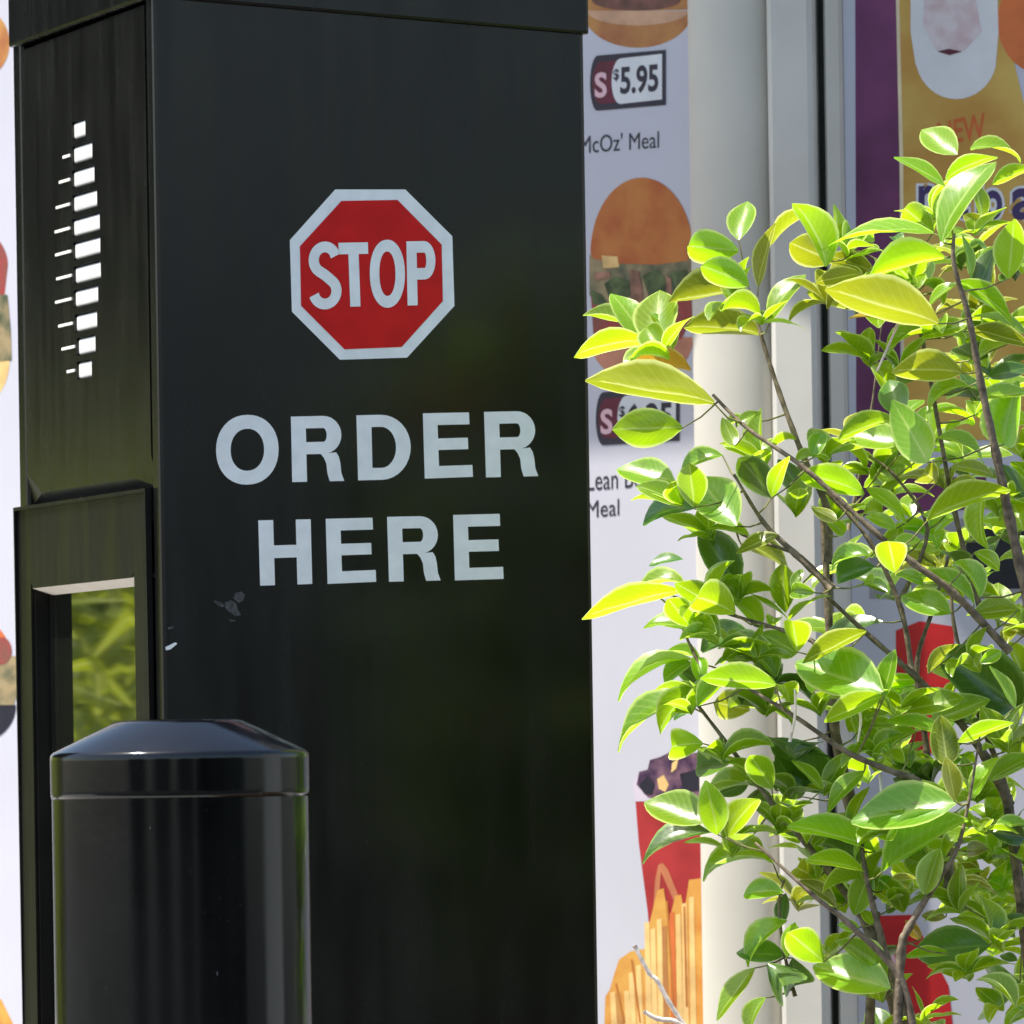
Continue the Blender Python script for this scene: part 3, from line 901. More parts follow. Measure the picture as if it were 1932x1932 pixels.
def leaf_mesh(name, curl, fold, wid, twist=0.0):
    """blade along +X (unit length), upper side +Z"""
    nx, ny = 8, 4
    V, UV, Fc = [], [], []
    for i in range(nx + 1):
        t = i / nx
        w = wid * (math.sin(math.pi * min(1, (t * .97 + .012)) ** 0.92) ** 0.85)
        if t > .9:
            w *= 1 - (t - .9) * 3.2
        w = max(w, .012)
        # bend along a circular arc
        if abs(curl) > 1e-4:
            x = math.sin(curl * t) / curl
            z = -(1 - math.cos(curl * t)) / curl
        else:
            x, z = t, 0
        ca, sa = math.cos(curl * t), math.sin(curl * t)
        tw = twist * (t - .4)
        for j in range(ny + 1):
            s = (j / ny - .5) * 2
            y = w * s * (1 - .12 * fold * abs(s))
            h = fold * w * abs(s) ** 1.25 * .75 + 0.012 * math.sin(9 * t + 3 * s)
            y, h = y * math.cos(tw) - h * math.sin(tw), y * math.sin(tw) + h * math.cos(tw)
            V.append((x + h * sa, y, z + h * ca))
            UV.append((t, j / ny))
    for i in range(nx):
        for j in range(ny):
            a = i * (ny + 1) + j
            Fc.append((a, a + ny + 1, a + ny + 2, a + 1))
    me = bpy.data.meshes.new(name)
    me.from_pydata(V, [], Fc)
    ul = me.uv_layers.new(name='UVMap')
    for l in me.loops:
        ul.data[l.index].uv = UV[l.vertex_index]
    for p in me.polygons:
        p.use_smooth = True
    return me


SHAPES = [(.55, .45, .29), (.9, .6, .30), (.3, .35, .26), (1.15, .55, .29), (.75, .3, .25), (.2, 1.0, .32), (.15, .42, .29), (1.0, 1.1, .33), (1.5, .8, .29), (.6, .8, .24)]
LM = {}
for k_ in LEAF:
    LM[k_] = []
    for i, (c, f_, w) in enumerate(SHAPES):
        me = leaf_mesh('leaf', c, f_, w, (-.3, .3, .15, -.2, .4, 0, .1, .2, -.35, .5)[i])
        me.materials.append(LEAF[k_])
        LM[k_].append(me)

HALF = (SUN + Vector((0, -1, 0))).normalized()
TOCAM = Vector((0, -1, 0))


def put_leaf(b, t, wpx, mode, kind, scale_px, shape=None):
    """b, t: 3-D base and tip; wpx: how broad it looks, metres"""
    d = t - b
    L = d.length
    Lr = max(L, min(wpx / .5, L * 1.7))
    dz = math.sqrt(max(0, Lr * Lr - L * L)) * random.choice((-1, -1, 1)) + random.uniform(-.12, .12) * L
    if mode == 'g':
        # tilt the blade in depth so that its upper side can turn to the half-way vector
        dz = -(d.dot(HALF)) / HALF.y + random.uniform(-.05, .05) * L
        dz = max(-1.2 * L, min(1.2 * L, dz))
    ax = (d + Vector((0, dz, 0)))
    Lr = ax.length
    ax = ax.normalized()
    c = max(.12, min(1, wpx / (.5 * Lr)))
    cam_p = (TOCAM - ax * TOCAM.dot(ax)).normalized()
    up = ZV - ax * ZV.dot(ax)
    up = up - cam_p * up.dot(cam_p)
    if up.length < .05:
        up = Vector((-.7, 0, .7)) - ax * Vector((-.7, 0, .7)).dot(ax)
        up = up - cam_p * up.dot(cam_p)
    up.normalize()
    s = math.sqrt(max(0, 1 - c * c))
    if mode == 'g':
        n = HALF - ax * HALF.dot(ax)
        n = n + Vector((random.uniform(-.06, .06), random.uniform(-.06, .06), random.uniform(-.06, .06)))
    elif mode == 'u':
        n = up * max(s, .12) - cam_p * c
    else:
        n = up * max(s, .12) + cam_p * c
    n = (n - ax * n.dot(ax)).normalized()
    y = n.cross(ax)
    M3 = Matrix((ax, y, n)).transposed()
    o = bpy.data.objects.new('leaf', LM[kind][6] if mode == 'g' else random.choice(LM[kind]))
    o.matrix_world = Matrix.Translation(b) @ M3.to_4x4() @ Matrix.Diagonal((Lr * 1.15, Lr * 1.15, Lr * 1.15, 1))
    return o


REG = {'A': (1650, 500, .3623), 'B': (2300, 600, .3623), 'C': (1650, 1150, .3623), 'D': (2300, 0, .3623), 'E': (1650, 1700, .3623),
       'F': (2300, 1200, .3623), 'G': (1650, 2300, .3623), 'H': (2300, 1800, .3623), 'I': (2300, 2300, .3623), 'K': (2450, 250, .2847)}
LEAVES = {
 'A': [(1420,650,960,590,230,'u','y',0),(1500,930,1150,740,190,'u','y',-.02),(1420,560,1480,250,200,'g','y',.02),(1580,940,1640,480,120,'u','l',.03),
       (1690,600,1932,215,80,'u','l',.03),(1480,970,930,1010,170,'u','l',.02),(1620,1330,1060,1170,220,'u','l',.03),(1670,1230,1830,790,160,'t','y',0),
       (690,1390,120,1330,170,'u','y',0),(660,1380,450,960,220,'t','y',.03),(760,1430,770,970,200,'g','y',0),(880,1450,850,1120,110,'t','y',.02),
       (1030,1620,470,1530,110,'u','o',.03),(1220,1880,330,1660,220,'u','l',-.03),(560,1260,220,1150,90,'t','y',.04)],
 'C': [(965,285,430,300,300,'u','y',-.02),(1290,510,940,500,120,'t','y',.02),(1390,430,1330,270,130,'u','y',0),(1400,280,1560,140,80,'t','y',.01),(1500,240,1290,180,70,'t','y',.02),
       (900,720,490,600,190,'g','y',0),(1060,930,1020,610,200,'u','y',-.02),(1060,940,640,890,150,'t','m',.02),(1400,1080,1130,690,230,'g','y',0),
       (1690,850,1450,520,200,'u','m',0),(1690,850,1740,520,130,'u','y',-.02),(1932,800,1800,600,150,'u','m',.03),(1400,1560,1180,1180,250,'t','m',.02),
       (1390,1790,1000,1560,250,'u','y',-.02),(960,1610,230,1710,160,'u','y',0),(990,1560,600,1390,110,'t','y',.03),(970,1350,720,1340,70,'t','m',.04),
       (1440,1230,1830,1300,120,'u','l',.02),(1740,1150,1430,1250,110,'t','l',.0),(1600,1900,1440,1590,150,'u','y',.02),(1680,1900,1720,1740,110,'u','y',.03)],
 'E': [(1500,420,1070,430,180,'t','m',.03),(1230,270,1040,330,100,'u','l',.03),(1060,650,420,610,85,'t','y',0),(1110,640,880,560,60,'t','y',.02),(1040,670,780,760,120,'u','y',0),
       (1130,850,960,720,120,'t','m',.03),(1110,830,1090,610,110,'t','y',0),(1000,950,370,1120,150,'t','y',.01),(1090,880,680,1090,170,'u','y',-.01),(1090,1020,1310,780,130,'u','y',-.02),
       (1720,850,1190,770,170,'u','y',-.02),(1510,1050,1200,980,230,'u','l',.03),(1720,790,1490,420,170,'t','y',.01),(1400,700,1340,480,140,'t','y',.02),(1890,590,1690,450,190,'u','y',0),
       (1830,990,1780,750,150,'u','y',0),(1130,1320,740,1330,210,'u','y',-.01),(1060,1060,890,1060,60,'t','m',.03),(1350,1480,1080,1480,200,'u','m',.04),(1690,1690,1510,1400,190,'u','y',0),
       (1720,1700,1760,1420,130,'u','m',.03),(1932,1300,1760,1480,150,'t','m',.04),(1932,1750,1790,1530,220,'t','m',.04),(1500,1640,1290,1720,120,'t','m',.03)],
 'G': [(1190,290,720,140,190,'g','y',0),(1250,400,1180,50,210,'t','y',-.02),(1330,420,1510,60,180,'u','y',-.01),(1190,385,650,400,110,'t','m',.01),(1420,500,1260,180,160,'u','l',.02),
       (1700,640,1180,400,130,'t','y',.02),(1780,870,1460,800,140,'t','y',.0),(1810,1100,1360,1290,150,'t','y',.0),(1790,1380,1450,1350,170,'g','m',0),(1810,1390,1860,1130,140,'u','y',0),
       (1550,1480,1240,1820,130,'t','y',0),(1640,1720,1390,1960,110,'t','y',0),(1650,1440,1890,1720,240,'u','m',-.01),(1800,880,1750,1110,110,'u','m',.02),(1880,420,1760,160,180,'t','m',.03),(1700,120,1480,160,140,'t','m',.04)],
 'D': [(1390,1250,1150,1030,200,'g','y',0),(1500,1210,1900,1080,110,'t','y',.02),(1300,1450,1620,1190,130,'u','y',0),(1290,1500,960,1260,120,'t','y',0),(1270,1960,1480,1240,230,'t','y',-.03),
       (1680,1490,1950,1330,120,'u','y',0),(1520,1480,1640,1750,110,'t','y',.03),(1200,1880,930,1660,180,'u','y',.01)],
 'B': [(1200,230,390,60,130,'t','y',-.01),(330,500,240,-40,190,'u','y',0),(440,330,420,30,90,'t','y',.02),(390,460,20,310,220,'u','l',.0),(620,560,290,590,120,'u','l',-.01),(620,850,240,620,170,'u','l',.03),
       (720,550,400,390,170,'u','l',.02),(1290,430,740,530,160,'u','y',-.02),(1060,660,860,450,170,'u','y',.02),(760,510,800,370,90,'t','y',.0),(1240,960,450,680,270,'u','l',-.03),
       (1010,910,580,885,70,'t','o',-.01),(1130,650,1150,430,130,'g','y',0),(1400,640,1160,740,70,'t','y',-.01),(1400,620,1900,820,140,'u','y',0),(1810,600,1830,180,220,'u','y',-.02),
       (1580,660,1650,430,190,'u','m',.04),(1500,590,1480,290,80,'t','y',.02),(1490,960,1150,1040,80,'g','y',.01),(1500,1010,1940,1080,130,'u','l',.02),(1540,900,1940,900,80,'t','y',.02),
       (1430,1360,910,1270,210,'u','l',-.02),(1100,1400,850,1390,150,'u','m',.03),(940,1710,860,1420,230,'g','m',.0),(900,1740,460,1790,150,'u','y',.0),(1800,1130,1560,1160,90,'u','y',.02),
       (1640,1400,1932,1300,130,'t','m',.03),(1560,1560,1932,1500,110,'t','y',.0),(1500,1480,1130,1430,90,'t','y',.01),(1540,1700,1932,1680,140,'u','y',.02),(940,330,880,180,90,'t','m',.03),
       (720,270,590,260,90,'t','y',.03),(1932,560,1880,330,160,'u','y',0),(1640,200,1500,110,110,'t','l',.03)],
 'F': [(960,270,540,190,190,'g','y',0),(1150,430,1010,70,290,'u','y',-.03),(1240,230,1640,235,110,'t','y',.0),(1770,280,1800,-60,250,'u','y',-.01),(640,690,180,430,210,'u','y',0),
       (230,390,285,150,120,'t','y',0),(1230,590,1020,440,200,'u','l',.02),(1150,900,1680,550,170,'u','y',-.02),(1640,630,1430,1040,120,'t','y',-.01),(660,640,1010,800,110,'u','y',.01),
       (690,1190,350,1100,120,'t','y',0),(890,1320,820,1020,220,'u','y',-.02),(720,1270,400,1330,150,'t','m',.03),(1530,1580,1260,1180,110,'t','y',-.01),(1470,1400,1400,1050,130,'u','m',.02),
       (1570,1520,1520,1150,140,'t','y',-.02),(1530,1160,1760,1230,100,'u','y',.0),(1340,1650,1000,1500,190,'g','y',0),(1890,1620,1560,1640,150,'u','y',-.01),(100,1960,60,1720,170,'u','y',-.01),
       (790,1720,200,1800,130,'t','m',.03),(1932,720,1790,480,150,'u','m',.03),(1932,980,1860,740,110,'g','y',.02),(1340,470,1660,440,110,'t','l',.03),(900,960,690,830,110,'t','y',.01),
       (1100,1060,880,1110,80,'t','y',.0),(1220,1260,960,1170,100,'u','l',.01),(1120,1420,940,1280,90,'t','y',.0),(420,900,270,810,110,'u','l',.0),(640,1420,770,1360,90,'t','y',0),
       (240,1480,30,1460,110,'t','y',0),(60,1460,110,1290,80,'t','y',.0),(1300,860,1140,840,110,'g','y',.01),(480,1000,390,930,90,'t','y',.02),(1000,1560,880,1400,150,'u','m',.04)],
 'H': [(790,630,180,380,220,'g','y',-.01),(800,660,370,820,150,'u','y',-.01),(800,680,860,330,120,'t','y',0),(1160,480,1330,230,120,'u','l',0),(960,790,1380,670,130,'g','y',0),(1170,880,1590,690,110,'g','y',.01),
       (1900,760,1420,400,370,'t','m',.04),(1310,960,880,850,100,'t','y',-.01),(1060,950,830,1010,100,'u','y',0),(1400,1040,1770,850,120,'u','y',-.01),(1310,1210,1290,920,190,'u','l',-.01),
       (1370,1510,1330,1190,140,'u','l',-.02),(420,1430,0,1080,320,'t','m',.04),(310,1420,100,1200,80,'t','y',.0),(640,1270,300,1490,130,'t','y',0),(1390,1520,640,1630,230,'g','y',-.02),(1300,1420,720,1480,150,'t','y',-.01),
       (1520,1490,1640,1150,110,'t','y',0),(1650,1350,1940,1120,140,'u','y',0),(660,140,200,330,130,'u','l',0),(1750,300,1600,380,90,'t','y',-.01),(1860,760,1700,450,90,'t','y',-.01),(1500,930,1880,900,140,'t','m',.03),
       (1932,1000,1880,1160,140,'u','y',.0),(1480,1330,1460,1200,90,'t','y',.01),(640,900,860,840,90,'t','y',.02),(220,640,210,420,100,'t','y',.01)],
 'I': [(730,540,160,220,160,'t','y',-.01),(640,650,170,320,250,'u','m',.02),(640,700,250,530,110,'t','y',0),(790,700,1370,290,240,'u','y',-.02),(1380,570,1110,490,120,'g','y',0),(1130,890,1230,560,170,'u','y',-.01),
       (690,690,560,1010,170,'t','y',-.01),(1640,520,1430,510,110,'u','l',.01),(1500,880,1240,860,150,'u','l',.01),(1620,1080,1390,1090,150,'g','y',0),(1650,1300,1090,1320,270,'t','m',.03),(1340,1370,1010,1370,80,'u','y',-.01),
       (310,1430,10,1160,220,'u','y',0),(850,1650,310,1470,300,'g','y',-.01),(820,1590,480,1280,150,'u','y',.0),(60,1400,100,1720,260,'u','m',0),(1900,1600,1450,1700,400,'t','m',.03),(1860,1800,1690,1500,90,'t','y',-.01),
       (1880,1420,1760,1380,130,'g','m',.0),(1100,1250,1000,1120,90,'u','o',.02),(780,860,830,720,60,'t','y',.0),(980,900,800,990,90,'t','m',.02),(1932,1050,1700,1200,110,'t','m',.03),(1932,420,1700,380,150,'t','m',.03),
       (1690,380,1932,230,90,'t','y',0),(600,1150,450,1130,80,'t','y',0),(720,1140,640,1010,90,'t','y',0),(250,760,20,600,150,'u','l',.01),(420,990,200,720,110,'u','l',.0),(1300,1070,1130,1050,90,'u','l',.0)],
}
SHY = 6.02
n_leaf = 0
leaf_bases = []
for rk, lst in LEAVES.items():
    ox, oy, sc = REG[rk]
    for (bx, by, tx, ty, w, mode, kind, dY) in lst:
        ub, vb = (ox + bx * sc) / 1.553, (oy + by * sc) / 1.553
        ut, vt = (ox + tx * sc) / 1.553, (oy + ty * sc) / 1.553
        # the bush bulges towards the viewer at its middle
        Y = SHY + dY * 3.0 + 0.10 * ((ub - 1700) / 500) ** 2 + random.uniform(-.03, .03)
        b, t = at(ub, vb, Y), at(ut, vt, Y)
        o = put_leaf(b, t, w * sc / 1.553 / F * Y, mode, kind, 1)
        C.objects.link(o)
        o.parent = shrub
        leaf_bases.append((ub, vb, Y))
        n_leaf += 1

# ---- branches
def tube(name, pts, r0, r1, mt, parent, n=7):
    P = []
    for i in range(len(pts) - 1):
        p0, p1, p2, p3 = pts[max(0, i - 1)], pts[i], pts[i + 1], pts[min(len(pts) - 1, i + 2)]
        for k2 in range(5):
            t = k2 / 5
            P.append(.5 * ((2 * p1) + (p2 - p0) * t + (2 * p0 - 5 * p1 + 4 * p2 - p3) * t * t + (3 * p1 - p0 - 3 * p2 + p3) * t ** 3))
    P.append(pts[-1])
    V, Fc = [], []
    for i, p in enumerate(P):
        d = (P[min(i + 1, len(P) - 1)] - P[max(i - 1, 0)]).normalized()
        a = d.cross(Vector((.31, .9, .2))).normalized()
        c = d.cross(a)
        r = r0 + (r1 - r0) * i / (len(P) - 1)
        r *= 1 + .10 * math.sin(i * 2.7) + .12 * (i % 5 == 0)
        for j in range(n):
            an = 2 * math.pi * j / n
            V.append(p + a * r * math.cos(an) + c * r * math.sin(an))
    for i in range(len(P) - 1):
        for j in range(n):
            k3 = (j + 1) % n
            Fc.append((i * n + j, i * n + k3, (i + 1) * n + k3, (i + 1) * n + j))
    Fc.append(tuple(range(n)))
    Fc.append(tuple(range(len(V) - n, len(V))))
    return poly_mesh(name, V, Fc, mt, parent, True)


px = lambda r: r / F * SHY
BR = [
 ([(1562, 1060), (1560, 960), (1515, 860), (1470, 740), (1438, 640), (1425, 590)], 8, 4.5, .02),
 ([(1905, 1230), (1800, 1120), (1720, 1060), (1640, 995), (1520, 885), (1410, 808), (1345, 745)], 8, 5, -.01),
 ([(1950, 1180), (1905, 980), (1880, 860), (1850, 720), (1828, 600), (1800, 500), (1800, 440)], 11, 5, -.03),
 ([(1570, 1110), (1500, 1045), (1440, 985), (1385, 895)], 8, 4, .0),
 ([(1562, 1110), (1510, 1050), (1400, 1008), (1330, 955)], 5, 3, .01),
 ([(1640, 1700), (1600, 1500), (1572, 1350), (1562, 1130), (1550, 940)], 14, 9, .05),
 ([(1700, 1960), (1640, 1760), (1560, 1640), (1460, 1520), (1385, 1420), (1316, 1330)], 9, 5, .0),
 ([(1790, 1680), (1785, 1560), (1730, 1475), (1700, 1462), (1600, 1420), (1500, 1352), (1390, 1285)], 10, 5, -.01),
 ([(1905, 1520), (1860, 1430), (1800, 1350), (1720, 1270), (1640, 1200), (1560, 1125)], 10, 6, .02),
 ([(1730, 2010), (1700, 1850), (1600, 1742), (1535, 1690), (1425, 1590)], 9, 4, -.02),
 ([(1690, 2010), (1700, 1800), (1714, 1752), (1770, 1660), (1807, 1598), (1830, 1500), (1850, 1380)], 10, 2.5, -.02),
 ([(1720, 2010), (1700, 1900), (1660, 1760), (1632, 1640), (1620, 1540)], 10, 5, -.01),
 ([(1500, 1880), (1478, 1790), (1470, 1700), (1480, 1660)], 4, 3, .0),
 ([(1790, 1680), (1760, 1500), (1740, 1350), (1730, 1250), (1760, 1150), (1790, 1050)], 8, 5, .04),
 ([(1930, 1700), (1900, 1500), (1840, 1330), (1800, 1180), (1795, 1080)], 8, 4, .03),
 ([(1390, 1285), (1330, 1270), (1275, 1160), (1235, 1120)], 4, 2.5, .0),
 ([(1566, 1260), (1540, 1215), (1480, 1190), (1380, 1160), (1270, 1125)], 6, 3, .0),
 ([(1720, 1270), (1700, 1150), (1640, 1020), (1560, 930), (1505, 880)], 6, 4, .03),
 ([(1600, 1000), (1640, 800), (1665, 600)], 4, 2, .06),
 ([(1700, 1130), (1750, 1000), (1690, 900), (1640, 860)], 5, 3, .01),
 ([(1850, 1150), (1800, 960), (1740, 640), (1700, 520), (1560, 450)], 6, 2.5, .02),
]
bpts = []
base_pt = Vector((at(1760, 1450, SHY).x, SHY + .06, .12))
for pts, r0, r1, dY in BR:
    P = [at(u, v, SHY + dY * 3 + 0.10 * ((u - 1700) / 500) ** 2 + .015) for u, v in pts]
    tube('branch', P, px(r0), px(r1 * .6), M_BARK, shrub)
    for i_ in range(len(P) - 1):
        for q_ in range(6):
            bpts.append(P[i_].lerp(P[i_ + 1], q_ / 6))
for k_, (u, v) in enumerate(((1650, 1720), (1700, 1880), (1950, 1180), (1900, 1500))):
    tp = at(u, v, SHY + .03 + .03 * k_)
    tube('stem', [base_pt + Vector((.03 * k_, .02 * k_, 0)), base_pt * .5 + tp * .5 + Vector((.04 * (k_ - 1), .02, .0)), tp], px(17), px(9), M_BARK, shrub)
for pts in ([(1197, 1784), (1225, 1836), (1240, 1850), (1262, 1890), (1297, 1945), (1330, 2010), (1480, 2110), (1650, 2200)], [(1215, 1908), (1240, 1922), (1290, 1935), (1335, 2012)]):
    tube('dry_twig', [at(u, v, SHY - .02) for u, v in pts], px(4.2), px(5.5), M_TWIG, shrub)
for pts in ([(1700, 585), (1690, 620), (1655, 700)], [(1490, 1400), (1500, 1350), (1500, 1300)], [(1660, 1460), (1668, 1560), (1672, 1640)], [(1620, 1330), (1624, 1360), (1618, 1400)]):
    tube('dry_twig', [at(u, v, SHY - .01) for u, v in pts], px(3.0), px(2.2), M_TWIG, shrub)

# ---- short leaf stalks between the branches and the leaf bases
VT, FT = [], []
for (ub, vb, Y) in leaf_bases:
    p = at(ub, vb, Y)
    q_ = min(bpts, key=lambda b: (b - p).length)
    d = p - q_
    if not .004 < d.length < .075:
        continue
    mid = q_.lerp(p, .5) + Vector((0, 0, -.06 * d.length))
    side = d.cross(Vector((.2, 1, .1))).normalized()
    oth = d.cross(side).normalized()
    b0 = len(VT)
    for c_, r_ in ((q_, px(2.6)), (mid, px(2.0)), (p, px(1.5))):
        for a_ in (0, 2.09, 4.19):
            VT.append(c_ + side * r_ * math.cos(a_) + oth * r_ * math.sin(a_))
    for i_ in range(2):
        for j_ in range(3):
            FT.append((b0 + i_ * 3 + j_, b0 + i_ * 3 + (j_ + 1) % 3, b0 + i_ * 3 + 3 + (j_ + 1) % 3, b0 + i_ * 3 + 3 + j_))
tw = poly_mesh('twigs', VT, FT, M_STALK, shrub, True)
tw['kind'] = 'stuff'

# ---- further leaves, deeper in the shrub and beyond the frame
whorl = {'left': 0}


def rnd_leaf(u, v, Y, kinds):
    """leaves sit in upward whorls: several spring from one point before the next point is taken"""
    if whorl['left'] <= 0:
        whorl.update(b=at(u, v, Y), left=random.randint(4, 7), az=random.uniform(0, 6.28), kind=random.choice(kinds),
                     lean=Vector((random.uniform(-.5, .2), random.uniform(-.4, .2), .7)).normalized())
    whorl['left'] -= 1
    whorl['az'] += 2.2 + random.uniform(-.3, .3)
    el = math.radians(random.uniform(0, 65))
    L = random.uniform(66, 108) / F * Y
    rad = Vector((math.cos(whorl['az']), math.sin(whorl['az']), 0))
    ax = (rad * math.cos(el) + whorl['lean'] * (math.sin(el) + .15)).normalized()
    n = whorl['lean'] + Vector((random.uniform(-.3, .3), random.uniform(-.3, .3), .2))
    n = (n - ax * n.dot(ax)).normalized()
    M3 = Matrix((ax, n.cross(ax), n)).transposed()
    o = bpy.data.objects.new('leaf', random.choice(LM[whorl['kind']]))
    o.matrix_world = Matrix.Translation(whorl['b'] - whorl['lean'] * random.uniform(0, .012)) @ M3.to_4x4() @ Matrix.Diagonal((L, L, L, 1))
    return o


WH = []


def crown(u, v):
    # the crown thins out to its upper left and lower left
    if u < 1960 - (v - 480) * 1.05 and u < 1780 + max(0, 480 - v):
        return False
    if u < 1520 and not (1080 < v < 1800):
        return random.random() < .0
    if v > 1700 and u < 1660:
        return False
    for cu, cv, ru, rv in ((1745, 1260, 75, 100), (1715, 1850, 75, 110), (1655, 560, 40, 60)):
        if ((u - cu) / ru) ** 2 + ((v - cv) / rv) ** 2 < 1:
            return False
    if u < 1600 and random.random() < .5:
        return False
    return True


tries = 0
while n_leaf < 300 and tries < 5000:
    tries += 1
    u, v = random.uniform(1420, 1990), random.uniform(480, 2000)
    if not crown(u, v):
        continue
    o = rnd_leaf(u, v, SHY + random.uniform(.06, .25), 'yyyyml')
    C.objects.link(o)
    o.parent = shrub
    n_leaf += 1
for (u, v, Y, k_) in [(1340, 1130, .02, 'y'), (1395, 1120, .04, 'y'), (1420, 1240, .03, 'y'), (1480, 1150, .05, 'y'), (1330, 1290, .03, 'y'), (1440, 1330, .04, 'y'),
                      (1500, 1420, .05, 'm'), (1420, 1470, .04, 'y'), (1470, 1560, .03, 'y'), (1540, 1610, .04, 'y'), (1590, 1690, .05, 'y'), (1460, 1290, .06, 'm'),
                      (1560, 1480, .05, 'y'), (1600, 1560, .04, 'y'), (1440, 870, .04, 'y'), (1500, 960, .05, 'y'), (1560, 860, .03, 'y'), (1390, 560, .03, 'y'),
                      (1600, 470, .03, 'y'), (1620, 520, .05, 'l'), (1760, 400, .04, 'y'), (1560, 1790, .04, 'y'), (1640, 1840, .05, 'm'), (1545, 1330, .03, 'y'), (1620, 1290, .02, 'y'), (1650, 1420, .02, 'y'), (1680, 1560, -.01, 'y'), (1740, 1620, -.01, 'y'), (1800, 1700, -.01, 'y'), (1700, 1700, .0, 'y'), (1860, 1560, -.01, 'y'), (1640, 1660, .0, 'y'), (1820, 1830, -.01, 'y'), (1890, 1900, -.01, 'y'), (1660, 1880, .01, 'y'), (1740, 1920, -.01, 'y'), (1880, 1760, 0, 'y'), (1900, 1400, 0, 'y'), (1830, 1240, 0, 'y'), (1690, 1330, .01, 'y'), (1432, 590, .02, 'y'), (1250, 660, .03, 'y'), (1560, 560, .03, 'l'), (1660, 590, .03, 'y'), (1720, 520, .02, 'y'), (1640, 680, .04, 'y'), (1700, 700, .03, 'y'), (1760, 620, .02, 'y'), (1840, 420, .03, 'y'), (1280, 940, .03, 'y'), (1330, 1000, .04, 'y'), (1350, 1210, .02, 'y'), (1300, 1180, .03, 'y'), (1360, 1420, .03, 'y'), (1380, 1600, .03, 'y'), (1300, 1340, .03, 'y')]:
    WH.append((u, v, SHY + Y * 1.5, k_))
# the rest of the crown, beyond the picture's edge, as one mass of the same leaves
VV, FF, UU, MI = [], [], [], []
def mass(o):
    MI.extend([('y', 'm', 'l').index(whorl['kind'])] * len(o.data.polygons))
    mw = o.matrix_world
    b0 = len(VV)
    VV.extend([mw @ q_.co for q_ in o.data.vertices])
    FF.extend([tuple(b0 + i for i in p_.vertices) for p_ in o.data.polygons])
    uvl = o.data.uv_layers[0].data
    for p_ in o.data.polygons:
        for li in p_.loop_indices:
            UU.append(tuple(uvl[li].uv))
    bpy.data.objects.remove(o)


for (u, v, Y, k_) in WH:
    whorl['left'] = 0
    o = rnd_leaf(u, v, Y, k_)
    n_ = whorl['left']
    mass(o)
    for _ in range(n_):
        mass(rnd_leaf(u, v, Y, k_))
for q_i in range(640):
    if q_i < 130:
        u, v = random.uniform(1990, 2180), random.uniform(420, 2600)
        Y = SHY + random.uniform(-.08, .4)
    elif q_i < 210:
        u, v = random.uniform(1500, 2150), random.uniform(1990, 2600)
        Y = SHY + random.uniform(-.05, .35)
    else:
        for _ in range(60):
            u, v = random.uniform(1430, 1990), random.uniform(420, 2000)
            if not crown(u, v):
                continue
            break
        Y = SHY + random.uniform(.08, .42)
    o = rnd_leaf(u, v, Y, 'yyyyyyml')
    mass(o)
me = bpy.data.meshes.new('foliage')
me.from_pydata([tuple(v) for v in VV], [], FF)
ul = me.uv_layers.new(name='UVMap')
for i, uvv in enumerate(UU):
    ul.data[i].uv = uvv
fo = link_mesh('foliage', me, LEAF['y'], shrub, True)
me.materials.append(LEAF['m'])
me.materials.append(LEAF['l'])
me.polygons.foreach_set('material_index', MI)
fo['kind'] = 'stuff'

# ------------------------------------------------------------------ planting around the lane (seen in the glossy faces)
def leafy_mass(name, boxes, n, size, mt, strap=False):
    VV, FF = [], []
    for _ in range(n):
        x0, x1, y0, y1, z0, z1 = random.choice(boxes)
        p = Vector((random.uniform(x0, x1), random.uniform(y0, y1), z0 + (z1 - z0) * random.random() ** .8))
        d = Vector((random.gauss(0, 1), random.gauss(0, 1), random.gauss(.3, .8))).normalized()
        w = d.cross(Vector((random.gauss(0, 1), random.gauss(0, 1), random.gauss(0, 1)))).normalized()
        L = size * random.uniform(.6, 1.3)
        wd = L * (.07 if strap else .25)
        b0 = len(VV)
        m1 = p + d * L * .5 + Vector((0, 0, .05 * L))
        e = p + d * L + Vector((0, 0, -.35 * L if strap else -.05 * L))
        VV.extend([p, m1 + w * wd, e, m1 - w * wd])
        FF.append((b0, b0 + 1, b0 + 2, b0 + 3))
    me = bpy.data.meshes.new(name)
    me.from_pydata([tuple(v) for v in VV], [], FF)
    uvl = me.uv_layers.new(name='UVMap')
    for i in range(len(uvl.data)):
        uvl.data[i].uv = ((0, .3, 1, .3)[i % 4], (.5, .2, .5, .8)[i % 4])
    return link_mesh(name, me, mt)


hd = leafy_mass('hedge', [(-4.6, -2.2, 8.6, 9.4, .0, 1.65), (-5.2, -3.2, 9.4, 11.0, 0, 1.8)], 5200, .20, M_STRAP, True)
h2 = leafy_mass('strap_leaves', [(-2.9, -1.9, 8.3, 9.3, .1, 1.50)], 1800, .20, LEAF['l'], True)
h2.parent = hd
hd['category'] = 'hedge'
hd['label'] = 'long green strap-leaved hedge along the paved lane left of the black post'
hd['category'] = 'hedge'


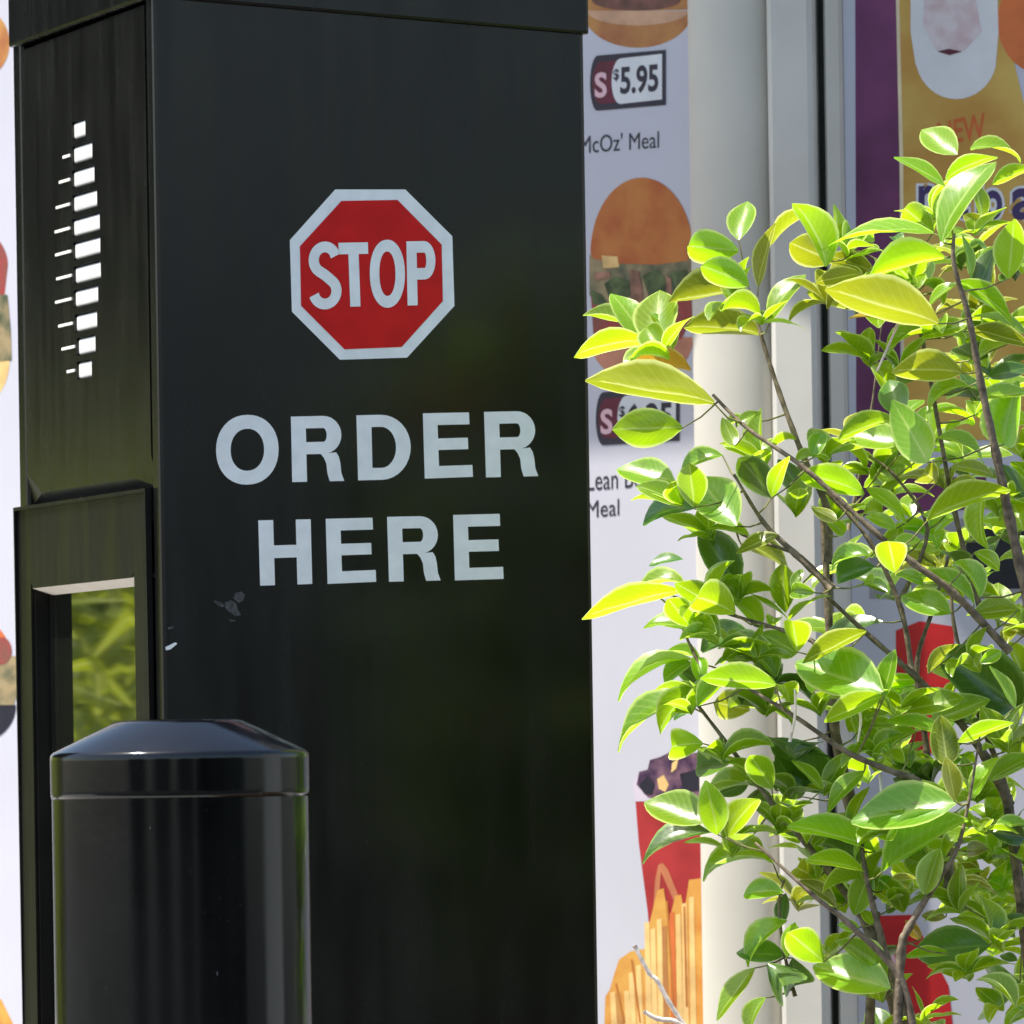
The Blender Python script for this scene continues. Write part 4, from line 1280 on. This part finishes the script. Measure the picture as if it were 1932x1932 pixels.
def tree(x, y, h, r, lab):
    t = thing('tree', lab, 'tree', group='trees around the car park')
    tube('trunk', [Vector((x, y, 0)), Vector((x + .1, y, h * .3)), Vector((x, y + .1, h * .7))], .18, .08, M_BARK, t)
    c = leafy_mass('crown', [(x - r * a, x + r * a, y - r * a, y + r * a, z0, z1) for a, z0, z1 in ((.7, .6, h * .45), (1, h * .3, h * .75), (.65, h * .6, h))], 9000 if h > 6 else 5000, .34, M_FARLEAF)
    c.parent = t


for (x, y, h, r, lab) in ((-6.0, 13.0, 7.0, 2.4, 'dark bushy tree behind the strap-leaved hedge'), (-9.5, 15.5, 9.0, 3.4, 'taller dark tree beyond the hedge at the lane'),
                         (12, -11, 2.9, 2.6, 'low dark tree across the car park'), (18, -9, 3.4, 3.0, 'broad dark tree across the car park'), (9, -15, 3.4, 2.6, 'rounded dark tree far across the car park'),
                         (-12, -11, 3.0, 2.6, 'low dark tree far left across the car park'), (-5, -15, 3.2, 2.8, 'broad low tree behind the left of the lane'), (2.5, -16, 3.0, 2.8, 'broad low tree straight across the car park'),
         (15, -13, 2.9, 2.8, 'wide low dark tree in the middle of the far row')):
    tree(x, y, h, r, lab)

# unseen pale wall, added so the bollard reflects a bright strip on its right
wl = thing('unseen_pale_wall', 'unseen pale wall with a coping, added right of the menu boards for its reflection', 'wall')
bm = bmesh.new()
box_bm(bm, Vector((0, 0, 0)), Vector((1, 0, 0)), Vector((0, 1, 0)), ZV, 6.2, 6.5, 4.7, 7.1, -.02, 3.0)
from_bm('render', bm, M_SLAT, wl)
bm = bmesh.new()
box_bm(bm, Vector((0, 0, 0)), Vector((1, 0, 0)), Vector((0, 1, 0)), ZV, 6.15, 6.55, 4.65, 7.15, 3.001, 3.08)
from_bm('coping', bm, M_GREY, wl)

unseen_hedge = leafy_mass('hedge', [(7 + 1.5 * i, 8.8 + 1.5 * i, -18.2 + 1.1 * i, -16.6 + 1.1 * i, 0, 2.5) for i in range(10)], 9000, .45, M_FARLEAF)  # unseen hedge, added to darken what the wide black face reflects
unseen_hedge['label'] = 'unseen dark clipped hedge added below the trees across the car park'
unseen_hedge['category'] = 'hedge'
